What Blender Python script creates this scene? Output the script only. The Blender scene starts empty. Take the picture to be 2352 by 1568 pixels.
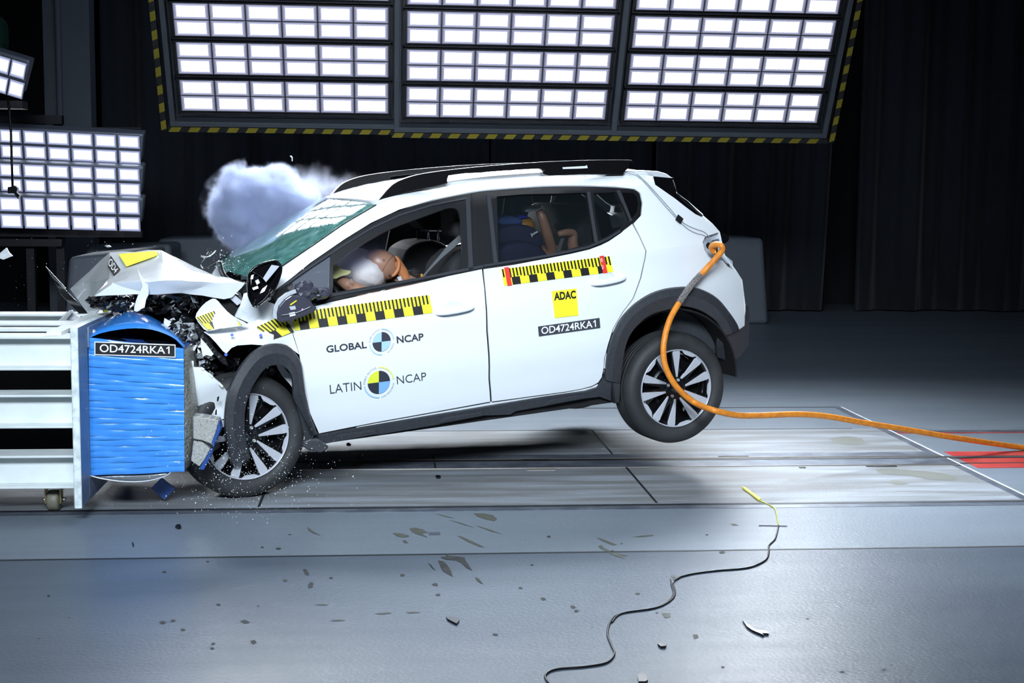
import bpy, bmesh, math, random
from mathutils import Vector, Matrix, noise
SC = bpy.context.scene
COL = SC.collection
PI = math.pi
rad = math.radians
random.seed(7)

# ------------------------------------------------------------------ camera
YAW, PIT, ROL, CH, FPX = .0913, .1095, .0100, 1.619, 3188.0
_cy, _sy = math.cos(YAW), math.sin(YAW)
_F = Vector((_sy*math.cos(PIT), _cy*math.cos(PIT), -math.sin(PIT)))
_R0 = Vector((_cy, -_sy, 0)); _U0 = _R0.cross(_F)
_R = _R0*math.cos(ROL) + _U0*math.sin(ROL)
_U = -_R0*math.sin(ROL) + _U0*math.cos(ROL)
_O = Vector((0, 0, CH))
cd = bpy.data.cameras.new('camera'); cam = bpy.data.objects.new('camera', cd); COL.objects.link(cam)
cd.sensor_width = 36; cd.lens = FPX/2352*36; cd.clip_end = 100; cd.clip_start = .05
cam.matrix_world = Matrix(((_R.x, _U.x, -_F.x, 0), (_R.y, _U.y, -_F.y, 0), (_R.z, _U.z, -_F.z, CH), (0, 0, 0, 1)))
SC.camera = cam

# ------------------------------------------------------------------ world, exposure, lights
SC.view_settings.view_transform = 'Standard'; SC.view_settings.look = 'None'
SC.view_settings.exposure = 0.0; SC.view_settings.gamma = 1; SC.view_settings.use_curve_mapping = False
wd = bpy.data.worlds.new('hall_air'); SC.world = wd; wd.use_nodes = True
wd.node_tree.nodes['Background'].inputs[0].default_value = (.35, .42, .6, 1)
wd.node_tree.nodes['Background'].inputs[1].default_value = .012
SC.cycles.max_bounces = 7; SC.cycles.diffuse_bounces = 3; SC.cycles.glossy_bounces = 4
SC.cycles.transmission_bounces = 5; SC.cycles.volume_bounces = 3; SC.cycles.transparent_max_bounces = 12
SC.cycles.use_denoising = True
SC.cycles.sample_clamp_indirect = 6

def area(name, loc, target, sx, sy, power, col=(.78, .89, 1.0), spread=180):
    l = bpy.data.lights.new(name, 'AREA'); l.shape = 'RECTANGLE'; l.size = sx; l.size_y = sy
    l.energy = power; l.color = col; l.spread = rad(spread)
    o = bpy.data.objects.new(name, l); COL.objects.link(o); o.location = loc
    o.rotation_euler = (Vector(target)-Vector(loc)).to_track_quat('-Z', 'Y').to_euler()
    return o
# the hall's lamp bank above and behind the photographer, then two added fill lights
area('camera_side_lamp_bank', (-.4, -.4, 4.5), (.3, 7.4, .85), 3.8, 1.2, 140, spread=56)
area('track_fill_light', (1.5, 11.7, 5.0), (1.6, 8.9, 0), 3.8, .5, 225, spread=58)  # added light, brightens the track floor behind the car
area('curtain_fill_light', (1.0, 14.6, 7.5), (.8, 18.3, 2.0), 8, .6, 34, (.6, .75, 1))  # added light, keeps the black curtains faintly visible

# ------------------------------------------------------------------ frames
PSI, TH = rad(15), rad(5)
CAR_O = Vector((-.646, 7.19, 0))
CARM = Matrix.Translation(CAR_O) @ Matrix.Rotation(PSI, 4, 'Z') @ Matrix.Rotation(-TH, 4, 'Y')
CARI = CARM.inverted()
CW = 1.72                                   # body width
def ray(px, py):
    return _R*((px-1176)/FPX) - _U*((py-784)/FPX) + _F
def Y_(px, py, Y):
    d = ray(px, py); return _O + d*(Y/d.y)
def Fl(px, py, z=0.0):
    d = ray(px, py); return _O + d*((z-CH)/d.z)
_LO = CARI @ _O
def C_(px, py, v):
    d = CARI.to_3x3() @ ray(px, py); return _LO + d*((v-_LO.y)/d.y)
def sm(a, b, x):
    t = max(0, min(1, (x-a)/(b-a))); return t*t*(3-2*t)
def surf(x, z):
    v = 0.0
    if z < .60: v += .10*((.60-z)/.35)**1.6
    if z > .80: v += .035*sm(.80, 1.07, z)
    if z > 1.07: v += (z-1.07)*.40
    if z > 1.44: v += (z-1.44)**2*10
    if x > 2.25: v += (x-2.25)**2*.33
    if x < .1: v += (.1-x)**2*.10
    v += .007*math.exp(-((z-.47)/.09)**2)
    return v
def S_(px, py, off=0.0):
    v = 0.0
    for _ in range(8):
        p = C_(px, py, v); v = .5*v + .5*(surf(p.x, p.z)-off)
    p = C_(px, py, v); return Vector((p.x, surf(p.x, p.z)-off, p.z))

# ------------------------------------------------------------------ materials
MATS = {}
def mat(name, col, rough=.5, metal=0, coat=0, spec=.5, emit=None, es=1, trans=0, alpha=1, ior=1.45, bump=None, vary=None, sheen=0):
    if name in MATS: return MATS[name]
    m = bpy.data.materials.new(name); m.use_nodes = True; nt = m.node_tree
    b = nt.nodes['Principled BSDF']; I = b.inputs
    I['Base Color'].default_value = (*col, 1); I['Roughness'].default_value = rough; I['Metallic'].default_value = metal
    I['Coat Weight'].default_value = coat; I['Coat Roughness'].default_value = .04
    I['Specular IOR Level'].default_value = spec; I['IOR'].default_value = ior
    I['Transmission Weight'].default_value = trans; I['Alpha'].default_value = alpha
    I['Sheen Weight'].default_value = sheen
    if emit: I['Emission Color'].default_value = (*emit, 1); I['Emission Strength'].default_value = es
    tc = nt.nodes.new('ShaderNodeTexCoord')
    if vary:
        n = nt.nodes.new('ShaderNodeTexNoise'); n.inputs['Scale'].default_value = vary[0]; n.inputs['Detail'].default_value = 5
        r = nt.nodes.new('ShaderNodeMix'); r.data_type = 'RGBA'
        r.inputs[6].default_value = (*col, 1); r.inputs[7].default_value = (*vary[1], 1)
        cr = nt.nodes.new('ShaderNodeMapRange'); cr.inputs[1].default_value = .42; cr.inputs[2].default_value = .68
        nt.links.new(tc.outputs['Object'], n.inputs['Vector']); nt.links.new(n.outputs[0], cr.inputs[0])
        nt.links.new(cr.outputs[0], r.inputs[0]); nt.links.new(r.outputs[2], I['Base Color'])
    if bump:
        n = nt.nodes.new('ShaderNodeTexNoise'); n.inputs['Scale'].default_value = bump[0]; n.inputs['Detail'].default_value = 3
        bp = nt.nodes.new('ShaderNodeBump'); bp.inputs['Strength'].default_value = bump[1]; bp.inputs['Distance'].default_value = .01
        nt.links.new(tc.outputs['Object'], n.inputs['Vector']); nt.links.new(n.outputs[0], bp.inputs['Height'])
        nt.links.new(bp.outputs[0], I['Normal'])
    MATS[name] = m; return m
PAINT = mat('white_car_paint', (.78, .82, .85), .28, coat=.8)
PAINTR = mat('white_roof_paint', (.62, .66, .70), .22, coat=1.0)
TORN = mat('torn_white_steel', (.74, .77, .80), .35, coat=.4, bump=(14, .25))
CLAD = mat('dark_grey_cladding', (.035, .038, .045), .42, vary=(60, (.045, .048, .056)), bump=(400, .12))
BLK = mat('black_plastic', (.008, .008, .010), .35)
TRIM = mat('window_trim', (.006, .007, .009), .36)
GLOSS = mat('gloss_black', (.004, .004, .005), .06, coat=1)
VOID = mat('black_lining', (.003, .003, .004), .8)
RUB = mat('tyre_rubber', (.022, .024, .026), .62, bump=(200, .1), vary=(6, (.034, .036, .038)))
ALU = mat('machined_alloy', (.58, .60, .66), .38, metal=.35)
CHR = mat('chrome', (.75, .77, .8), .12, metal=1)
GREYM = mat('galvanised_steel', (.42, .45, .46), .4, metal=.5, vary=(12, (.30, .33, .34)))
YEL = mat('yellow_film', (.90, .83, .03), .45)
YELH = mat('yellow_hazard_tape', (.22, .18, .01), .6)
BTAPE = mat('black_film', (.012, .012, .013), .4)
RED = mat('red_film', (.75, .04, .03), .45)
WHT = mat('white_film', (.85, .88, .9), .45)
DGR = mat('slate_film', (.045, .05, .065), .45)
SKY = mat('light_blue_film', (.22, .45, .80), .45)
PALEB = mat('pale_blue_film', (.38, .58, .82), .5)
PALEY = mat('pale_yellow_film', (.75, .74, .22), .5)
LEM = mat('lemon_film', (.72, .78, .05), .5)
INK = mat('dark_ink', (.03, .035, .05), .5)
GRT = mat('faint_grey_ink', (.45, .50, .58), .6)
BLU = mat('blue_barrier_film', (.05, .27, .78), .30, coat=.3, vary=(9, (.07, .32, .85)))
BLUD = mat('deep_blue_sheet', (.02, .07, .27), .4)
STEELW = mat('white_painted_steel', (.80, .85, .85), .45, vary=(7, (.70, .76, .76)))
PLATE = mat('chipped_plate_paint', (.80, .88, .90), .5, vary=(30, (.55, .62, .62)))
PLATEB = mat('blue_grey_plate', (.15, .21, .32), .4, vary=(10, (.19, .26, .36)))
SKIN = mat('dummy_vinyl', (.30, .16, .105), .38, vary=(5, (.36, .20, .14)))
SKINO = mat('dummy_vinyl_orange', (.42, .16, .06), .45)
BAG = mat('airbag_cloth', (.62, .58, .58), .8, bump=(18, .5))
SEAT = mat('charcoal_seat_cloth', (.020, .022, .025), .85, bump=(300, .2))
NAVY = mat('navy_seat_cloth', (.015, .015, .055), .75, bump=(250, .2))
ORG = mat('orange_hose_rubber', (.80, .27, .025), .42, vary=(38, (.62, .20, .03)))
BRAID = mat('braided_steel', (.45, .43, .42), .35, metal=.7, bump=(220, 1.0), vary=(150, (.12, .10, .09)))
BANKF = mat('bank_frame_grey', (.06, .07, .085), .5)
GLASSW = mat('tinted_glass', (.01, .014, .016), .03, alpha=.28, spec=.2)
CONC = mat('grey_block_sheet', (.13, .15, .18), .6, bump=(3, .2))
CURT = mat('black_curtain_cloth', (.020, .024, .034), .9, sheen=.2)
COLM = mat('pillar_paint', (.16, .18, .22), .6)

# windscreen: crazed laminated green glass
def windscreen_mat():
    m = bpy.data.materials.new('crazed_green_glass'); m.use_nodes = True; nt = m.node_tree; N = nt.nodes; L = nt.links
    b = N['Principled BSDF']; tc = N.new('ShaderNodeTexCoord')
    mp = N.new('ShaderNodeMapping'); mp.inputs['Rotation'].default_value = (0, rad(38), 0); mp.inputs['Scale'].default_value = (3, 14, 26)
    n = N.new('ShaderNodeTexNoise'); n.inputs['Scale'].default_value = 1.6; n.inputs['Detail'].default_value = 7
    L.new(tc.outputs['Object'], mp.inputs[0]); L.new(mp.outputs[0], n.inputs['Vector'])
    r = N.new('ShaderNodeMapRange'); r.inputs[1].default_value = .35; r.inputs[2].default_value = .75
    L.new(n.outputs[0], r.inputs[0])
    mx = N.new('ShaderNodeMix'); mx.data_type = 'RGBA'; mx.inputs[6].default_value = (.06, .21, .185, 1); mx.inputs[7].default_value = (.20, .44, .40, 1)
    L.new(r.outputs[0], mx.inputs[0])
    v = N.new('ShaderNodeTexVoronoi'); v.inputs['Scale'].default_value = 70; v.feature = 'F1'; L.new(tc.outputs['Object'], v.inputs['Vector'])
    gt = N.new('ShaderNodeMath'); gt.operation = 'LESS_THAN'; gt.inputs[1].default_value = .10; L.new(v.outputs['Distance'], gt.inputs[0])
    m2 = N.new('ShaderNodeMix'); m2.data_type = 'RGBA'; m2.inputs[7].default_value = (.6, .75, .72, 1); L.new(gt.outputs[0], m2.inputs[0]); L.new(mx.outputs[2], m2.inputs[6])
    L.new(m2.outputs[2], b.inputs['Base Color']); b.inputs['Roughness'].default_value = .05
    b.inputs['Coat Weight'].default_value = 1; b.inputs['Coat Roughness'].default_value = .01; b.inputs['Specular IOR Level'].default_value = .9
    b.inputs['Alpha'].default_value = .86
    return m
WSM = windscreen_mat()

# ------------------------------------------------------------------ object helpers
WM = {}                                          # world matrix of each object built
def link(o, parent=None, M=None):
    COL.objects.link(o)
    if parent is not None: o.parent = parent
    WM[o.name] = M if M is not None else (WM[parent.name] if parent is not None else Matrix.Identity(4))
    return o
def tag(o, label=None, cat=None, group=None, kind=None):
    if label: o['label'] = label
    if cat: o['category'] = cat
    if group: o['group'] = group
    if kind: o['kind'] = kind
    return o
def thing(name, label, cat, loc, group=None, M=None):
    o = bpy.data.objects.new(name, None); o.empty_display_size = .1
    if M is None: M = Matrix.Translation(Vector(loc))
    link(o, None, M); o.matrix_world = M
    return tag(o, label, cat, group)
def mk(name, bm, mats, parent=None, car=False, smooth=False, split=None, own=None):
    """bm in world (or car) coordinates -> ONE mesh object below parent"""
    if car: bm.transform(CARM)
    if parent is not None:
        M = WM[parent.name]; bm.transform(M.inverted())
        if own is not None:
            loc = M.inverted() @ (CARM @ own if car else own); bm.transform(Matrix.Translation(-loc))
    else:
        bm.verts.ensure_lookup_table()
        n = max(1, len(bm.verts)); cx = sum(v.co.x for v in bm.verts)/n; cyy = sum(v.co.y for v in bm.verts)/n
        cz = min(v.co.z for v in bm.verts); loc = Vector((cx, cyy, cz)); bm.transform(Matrix.Translation(-loc))
    me = bpy.data.meshes.new(name); bm.to_mesh(me); bm.free()
    for m in (mats if isinstance(mats, (list, tuple)) else [mats]): me.materials.append(m)
    if smooth:
        me.polygons.foreach_set('use_smooth', [True]*len(me.polygons))
    o = bpy.data.objects.new(name, me)
    if parent is None:
        link(o, None, Matrix.Translation(loc)); o.location = loc
    else:
        link(o, parent, None)
        if own is not None: o.location = loc; WM[o.name] = WM[parent.name] @ Matrix.Translation(loc)
    if split:
        md = o.modifiers.new('edges', 'EDGE_SPLIT'); md.split_angle = rad(split)
    return o
def bevel(o, w, seg=2, ang=30):
    b = o.modifiers.new('bevel', 'BEVEL'); b.width = w; b.segments = seg; b.limit_method = 'ANGLE'; b.angle_limit = rad(ang); return o
def subsurf(o, n=2):
    b = o.modifiers.new('smooth', 'SUBSURF'); b.levels = n; b.render_levels = n
    o.data.polygons.foreach_set('use_smooth', [True]*len(o.data.polygons)); return o
def box(bm, x0, x1, y0, y1, z0, z1, mi=0, M=None):
    vs = [bm.verts.new((x, y, z)) for x in (x0, x1) for y in (y0, y1) for z in (z0, z1)]
    if M is not None:
        for v in vs: v.co = M @ v.co
    for f in ((0, 1, 3, 2), (4, 6, 7, 5), (0, 4, 5, 1), (2, 3, 7, 6), (0, 2, 6, 4), (1, 5, 7, 3)):
        bm.faces.new([vs[i] for i in f]).material_index = mi
    return vs
def tube(bm, pts, r, n=10, mi=0, cap=True):
    pts = [Vector(p) for p in pts]; rings = []
    a = None
    for i, p in enumerate(pts):
        t = (pts[min(i+1, len(pts)-1)] - pts[max(i-1, 0)]).normalized()
        if a is None:
            a = t.cross(Vector((0, 0, 1)))
            if a.length < .1: a = t.cross(Vector((1, 0, 0)))
        else:
            a = a - t*a.dot(t)
        a.normalize(); b = a.cross(t); rr = r[i] if isinstance(r, (list, tuple)) else r
        rings.append([bm.verts.new(p + a*math.cos(2*PI*k/n)*rr + b*math.sin(2*PI*k/n)*rr) for k in range(n)])
    for i in range(len(rings)-1):
        for k in range(n):
            f = bm.faces.new((rings[i][k], rings[i][(k+1) % n], rings[i+1][(k+1) % n], rings[i+1][k])); f.material_index = mi; f.smooth = True
    if cap:
        bm.faces.new(rings[0]).material_index = mi; bm.faces.new(rings[-1][::-1]).material_index = mi
def catmull(pts, n=8):
    pts = [Vector(p) for p in pts]; out = []
    for i in range(len(pts)-1):
        p0, p1, p2, p3 = pts[max(i-1, 0)], pts[i], pts[i+1], pts[min(i+2, len(pts)-1)]
        for k in range(n):
            t = k/n
            out.append(.5*((2*p1) + (p2-p0)*t + (2*p0-5*p1+4*p2-p3)*t*t + (3*p1-p0-3*p2+p3)*t**3))
    out.append(pts[-1]); return out
def c2(pts, n=4, closed=False):
    """smooth a 2D pixel polyline"""
    P = [Vector((a, b, 0)) for a, b in pts]
    if closed:
        m = len(P); out = []
        for i in range(m):
            p0, p1, p2, p3 = P[i-1], P[i], P[(i+1) % m], P[(i+2) % m]
            for k in range(n):
                t = k/n; out.append(.5*((2*p1) + (p2-p0)*t + (2*p0-5*p1+4*p2-p3)*t*t + (3*p1-p0-3*p2+p3)*t**3))
        return [(p.x, p.y) for p in out]
    return [(p.x, p.y) for p in catmull(P, n)]
def prism(bm, pts, dv, mi=0):
    """closed polygon of Vectors extruded by vector dv"""
    a = [bm.verts.new(p) for p in pts]; b = [bm.verts.new(Vector(p)+Vector(dv)) for p in pts]; n = len(a)
    f = [bm.faces.new(a), bm.faces.new(b[::-1])]
    for i in range(n): f.append(bm.faces.new((a[i], b[i], b[(i+1) % n], a[(i+1) % n])))
    for x in f: x.material_index = mi
    return f
def slab(name, pxs, v, depth, m, parent, bev=.006, car=True, own=None, smooth=False, seg=2):
    """pixel outline on the car plane at lateral distance v, given real depth"""
    bm = bmesh.new(); prism(bm, [C_(a, b, v) for a, b in pxs], (0, depth, 0)); bmesh.ops.recalc_face_normals(bm, faces=bm.faces)
    o = mk(name, bm, m, parent, car, own=own)
    if bev: bevel(o, bev, seg)
    return o
def fillgrid(bm, loops, g, back=None):
    """loops = lists of (x,z); fills outer loop minus holes and dices on a grid"""
    es = []
    for lp in loops:
        vs = [bm.verts.new((x, 0, z)) for x, z in lp]
        for i in range(len(vs)): es.append(bm.edges.new((vs[i], vs[(i+1) % len(vs)])))
    bmesh.ops.triangle_fill(bm, use_beauty=True, edges=es)
    xs = [v.co.x for v in bm.verts]; zs = [v.co.z for v in bm.verts]
    x = math.ceil(min(xs)/g)*g
    while x < max(xs):
        bmesh.ops.bisect_plane(bm, geom=bm.verts[:]+bm.edges[:]+bm.faces[:], plane_co=(x, 0, 0), plane_no=(1, 0, 0)); x += g
    z = math.ceil(min(zs)/g)*g
    while z < max(zs):
        bmesh.ops.bisect_plane(bm, geom=bm.verts[:]+bm.edges[:]+bm.faces[:], plane_co=(0, 0, z), plane_no=(0, 0, 1)); z += g
def panel(name, loops, m, parent, off=0.0, thick=.012, g=.07, mirror=False, fn=None, label=None):
    """sheet following the curved side of the car"""
    L2 = [[(lambda p: (p.x, p.z))(S_(a, b, off)) for a, b in lp] for lp in loops]
    bm = bmesh.new(); fillgrid(bm, L2, g)
    for v in bm.verts:
        v.co.y = surf(v.co.x, v.co.z)-off
        if fn: v.co.y += fn(v.co.x, v.co.z)
    if mirror:
        for v in bm.verts: v.co.y = CW-v.co.y
    bmesh.ops.recalc_face_normals(bm, faces=bm.faces)
    s = sum(f.normal.y*f.calc_area() for f in bm.faces)
    if (s > 0) != mirror: bmesh.ops.reverse_faces(bm, faces=bm.faces)
    o = mk(name, bm, m, parent, True, smooth=True)
    md = o.modifiers.new('thick', 'SOLIDIFY'); md.thickness = thick; md.offset = -1
    md = o.modifiers.new('edges', 'EDGE_SPLIT'); md.split_angle = rad(35)
    if label: o['label'] = label
    return o
def band(name, outer, inner, m, parent, off, lip=.03, g=None, mirror=False, offs=None, crease=None):
    """arch cladding between two matching pixel polylines; bulges out and returns inward at the inner edge"""
    bm = bmesh.new(); n = len(outer); rows = []
    for i in range(n):
        t = i/(n-1); o_ = offs(t) if offs else off
        a = outer[i]; b = inner[i]; row = []
        for k, (s, e) in enumerate(((0, -.012), (.0, 0), (.06, .012), (.45, .016), (.5, .012), (.95, .0), (1, -.004), (1, -.004-lip))):
            px = a[0]+(b[0]-a[0])*s; py = a[1]+(b[1]-a[1])*s
            p = S_(px, py, o_+max(e, -.004))
            if k == 0: p.y += .02
            if k == 7: p.y += lip
            if mirror: p.y = CW-p.y
            row.append(bm.verts.new(p))
        rows.append(row)
    for i in range(n-1):
        for k in range(7):
            bm.faces.new((rows[i][k], rows[i+1][k], rows[i+1][k+1], rows[i][k+1]))
    bmesh.ops.recalc_face_normals(bm, faces=bm.faces)
    o = mk(name, bm, m, parent, True, smooth=True)
    md = o.modifiers.new('thick', 'SOLIDIFY'); md.thickness = .004; md.offset = 0
    md = o.modifiers.new('edges', 'EDGE_SPLIT'); md.split_angle = rad(32)
    return o
def resamp(pts, n):
    P = [Vector((a, b)) for a, b in pts]; d = [0]
    for i in range(1, len(P)): d.append(d[-1]+(P[i]-P[i-1]).length)
    out = []
    for k in range(n):
        t = d[-1]*k/(n-1); i = 1
        while i < len(P)-1 and d[i] < t: i += 1
        s = (t-d[i-1])/max(1e-9, d[i]-d[i-1]); q = P[i-1].lerp(P[i], s); out.append((q.x, q.y))
    return out
def lathe(bm, prof, n=64, mi=0, M=None, closed=False):
    """profile (r, y) turned about the y axis"""
    rings = []
    for r, y in prof:
        rings.append([bm.verts.new(Vector((r*math.cos(2*PI*k/n), y, r*math.sin(2*PI*k/n)))) for k in range(n)])
    for i in range(len(rings)-(0 if closed else 1)):
        a, b = rings[i], rings[(i+1) % len(rings)]
        for k in range(n):
            f = bm.faces.new((a[k], a[(k+1) % n], b[(k+1) % n], b[k])); f.material_index = mi; f.smooth = True
    if M is not None:
        for r in rings:
            for v in r: v.co = M @ v.co
def text_verts(s, bold=0.0, size=1.0, space=1.0):
    if s.endswith('1') and len(s) > 1:              # figure one drawn with its flag
        vs, fs = text_verts(s[:-1], bold, size, space); x1 = max(v.x for v in vs)+.10; h = max(v.y for v in vs); b = bold
        g = [(.17-b, 0), (.17-b, h*.76), (.0, h*.62), (.0, h*.76), (.19, h), (.26+b, h), (.26+b, 0)]; n = len(vs)
        vs += [Vector((x1+x, y, 0)) for x, y in g]; fs += [(n, n+1, n+5, n+6), (n+1, n+2, n+3, n+4, n+5)]
        return vs, fs
    c = bpy.data.curves.new('t', 'FONT'); c.body = s; c.size = size; c.offset = bold; c.space_character = space; c.resolution_u = 4
    o = bpy.data.objects.new('t', c); COL.objects.link(o)
    dg = bpy.context.evaluated_depsgraph_get(); me = bpy.data.meshes.new_from_object(o.evaluated_get(dg))
    vs = [v.co.copy() for v in me.vertices]; fs = [tuple(p.vertices) for p in me.polygons]
    bpy.data.objects.remove(o); bpy.data.curves.remove(c); bpy.data.meshes.remove(me)
    return vs, fs
def quadmap(q, u, w):
    """q = TL, TR, BR, BL pixels; u right, w up"""
    tl, tr, br, bl = [Vector(a) for a in q]
    return (bl.lerp(br, u)).lerp(tl.lerp(tr, u), w)
def lettering(bm, s, q, P, bold=0.0, mi=0, arc=None, space=1.0):
    """letters mapped into a pixel quad lying on surface P(px,py)"""
    vs, fs = text_verts(s, bold, 1, space)
    if not vs: return
    x0 = min(v.x for v in vs); x1 = max(v.x for v in vs); y0 = min(v.y for v in vs); y1 = max(v.y for v in vs)
    nv = []
    for v in vs:
        if arc:                                   # centre px, radius px, start angle, end angle, height px, squash
            (ax, ay), r, a0, a1, h, sq, inside = arc
            a = rad(a0+(a1-a0)*(v.x-x0)/(x1-x0)); rr = r+h*((v.y-y0)/(y1-y0))*(1 if not inside else -1)
            px, py = ax+rr*math.sin(a)*sq, ay-rr*math.cos(a)+ (rr*math.sin(a)*sq)*TILT
            nv.append(bm.verts.new(P(px, py)))
        else:
            p = quadmap(q, (v.x-x0)/(x1-x0), (v.y-y0)/(y1-y0)); nv.append(bm.verts.new(P(p.x, p.y)))
    for f in fs:
        try: bm.faces.new([nv[i] for i in f]).material_index = mi
        except ValueError: pass
TILT = -.12
def qplate(bm, q, P, mi=0, nx=8, ny=2):
    g = [[bm.verts.new(P(*quadmap(q, i/nx, j/ny))) for i in range(nx+1)] for j in range(ny+1)]
    for j in range(ny):
        for i in range(nx): bm.faces.new((g[j][i], g[j][i+1], g[j+1][i+1], g[j+1][i])).material_index = mi
def outward(o, nrm):
    return o

# ================================================================== THE SETTING
def floor_mat():
    m = bpy.data.materials.new('painted_hall_floor'); m.use_nodes = True; nt = m.node_tree; N = nt.nodes; L = nt.links
    b = N['Principled BSDF']; g = N.new('ShaderNodeNewGeometry'); sx = N.new('ShaderNodeSeparateXYZ'); L.new(g.outputs['Position'], sx.inputs[0])
    def mth(op, a, c=None, clamp=False):
        n = N.new('ShaderNodeMath'); n.operation = op; n.use_clamp = clamp
        for i, q in enumerate((a, c)):
            if q is None: continue
            if isinstance(q, (int, float)): n.inputs[i].default_value = q
            else: L.new(q, n.inputs[i])
        return n.outputs[0]
    def mix(f, a, c):
        n = N.new('ShaderNodeMix'); n.data_type = 'RGBA'
        if isinstance(f, (int, float)): n.inputs[0].default_value = f
        else: L.new(f, n.inputs[0])
        for i, q in ((6, a), (7, c)):
            if isinstance(q, tuple): n.inputs[i].default_value = (*q, 1)
            else: L.new(q, n.inputs[i])
        return n.outputs[2]
    def noi(sc, det=4, stretch=(1, 1, 1)):
        mp = N.new('ShaderNodeMapping'); mp.inputs['Scale'].default_value = stretch; L.new(g.outputs['Position'], mp.inputs[0])
        n = N.new('ShaderNodeTexNoise'); n.inputs['Scale'].default_value = sc; n.inputs['Detail'].default_value = det; L.new(mp.outputs[0], n.inputs['Vector']); return n.outputs[0]
    Y, X = sx.outputs['Y'], sx.outputs['X']
    track = mth('MULTIPLY', mth('MULTIPLY', mth('GREATER_THAN', Y, 6.93), mth('LESS_THAN', Y, 9.19)), mth('LESS_THAN', X, 3.43))
    n1 = noi(1.3, 5, (.25, 1.6, 1)); n2 = noi(5, 6, (.22, 2, 1)); n3 = noi(60, 3)
    cl = mth('MULTIPLY', mth('SUBTRACT', n1, .35), 2.6, True)
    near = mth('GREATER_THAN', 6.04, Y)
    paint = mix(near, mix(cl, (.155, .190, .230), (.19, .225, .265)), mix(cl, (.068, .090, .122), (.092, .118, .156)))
    s2 = mth('MULTIPLY', mth('SUBTRACT', n2, .42), 4, True)
    steel = mix(s2, (.19, .20, .205), (.30, .335, .38))
    col = mix(track, paint, steel)
    L.new(col, b.inputs['Base Color'])
    rgh = mth('ADD', mth('MULTIPLY', n2, .16), .34); L.new(rgh, b.inputs['Roughness'])
    b.inputs['Coat Weight'].default_value = .0; b.inputs['Specular IOR Level'].default_value = .24
    bp = N.new('ShaderNodeBump'); bp.inputs['Strength'].default_value = .38; bp.inputs['Distance'].default_value = .004
    L.new(n3, bp.inputs['Height']); L.new(bp.outputs[0], b.inputs['Normal'])
    return m
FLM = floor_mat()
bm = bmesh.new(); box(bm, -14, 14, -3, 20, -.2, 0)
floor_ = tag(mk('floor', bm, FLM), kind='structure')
def shell(name, x0, x1, y0, y1, z0, z1, m):
    bm = bmesh.new(); box(bm, x0, x1, y0, y1, z0, z1); return tag(mk(name, bm, m), kind='structure')
WALLM = mat('black_hall_wall', (.012, .013, .017), .9)
shell('wall_back', -14, 14, 19.6, 19.8, 0, 9, WALLM)
shell('wall_left', -14.2, -14, -3, 19.8, 0, 9, WALLM)
shell('wall_right', 14, 14.2, -3, 19.8, 0, 9, WALLM)
shell('wall_front', -14, 14, -3.2, -3, 0, 9, WALLM)
shell('ceiling', -14.2, 14.2, -3.2, 19.8, 9, 9.2, WALLM)

def fstrip(name, pts, m, z=.0015, px=True):
    bm = bmesh.new(); P = [Fl(a, b, z) if px else Vector((a, b, z)) for a, b in pts]
    vs = [bm.verts.new(p) for p in P]; f = bm.faces.new(vs)
    bmesh.ops.recalc_face_normals(bm, faces=bm.faces)
    if f.normal.z < 0: bmesh.ops.reverse_faces(bm, faces=[f])
    bmesh.ops.triangulate(bm, faces=bm.faces)
    return mk(name, bm, m, floor_)
def fy(name, x0, x1, y0, y1, m, z=.0015):
    bm = bmesh.new(); box(bm, x0, x1, y0, y1, -.01, z); return mk(name, bm, m, floor_)
GRV = mat('floor_groove', (.012, .014, .018), .6)
STR = mat('worn_steel_strip', (.12, .14, .18), .35, metal=.4, vary=(9, (.20, .23, .28)))
REDF = mat('red_floor_paint', (.42, .03, .03), .35, vary=(8, (.50, .07, .06)))
WLN = mat('white_floor_line', (.75, .78, .80), .5)
EDG = mat('bright_steel_edge', (.45, .40, .36), .3, metal=.8)
fy('steel_strip', -14, 13, 6.86, 6.98, STR); fy('groove', -14, 13, 6.935, 6.965, GRV, .003)
fy('groove', -14, 13, 6.03, 6.048, GRV)
fy('steel_strip', -14, 3.40, 7.93, 8.33, STR, .002)
fy('groove', -14, 13, 8.12, 8.18, GRV, .004); fy('steel_edge', -14, 3.43, 8.185, 8.20, EDG, .005); fy('steel_edge', -14, 3.43, 7.925, 7.935, EDG, .004)
fy('groove', -14, 3.2, 9.185, 9.20, GRV); fy('groove', -14, 3.43, 10.12, 10.145, GRV)
fy('groove', 3.38, 3.43, 6.98, 10.13, STR, .003); fy('white_line', 3.43, 3.445, 6.98, 10.13, WLN, .003)
for a, b in (((8.19, 8.33)), ((7.98, 8.11)), ((7.82, 7.95))): fy('red_stripe', 3.5, 13, a, b, REDF, .002)
fy('groove', 3.45, 13, 7.955, 7.972, GRV, .003)
fy('steel_strip', 3.45, 13, 9.02, 9.10, STR, .002); fy('red_stripe', 3.45, 13, 8.99, 9.015, REDF, .002)
fy('red_stripe', 3.5, 13, 7.00, 7.12, REDF, .002)
for px, py in ((1415, 1053), (1518, 1166), (590, 1175), (1000, 1076)):      # joints between the track plates
    p = Fl(px, py); y0, y1 = (8.34, 9.18) if px == 1415 else ((7.0, 7.92) if px != 1000 else (7.94, 8.32)); fy('groove', p.x-.006, p.x+.006, y0, y1, GRV, .003)
SLOT = mat('floor_slot', (.01, .01, .012), .7)
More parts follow.
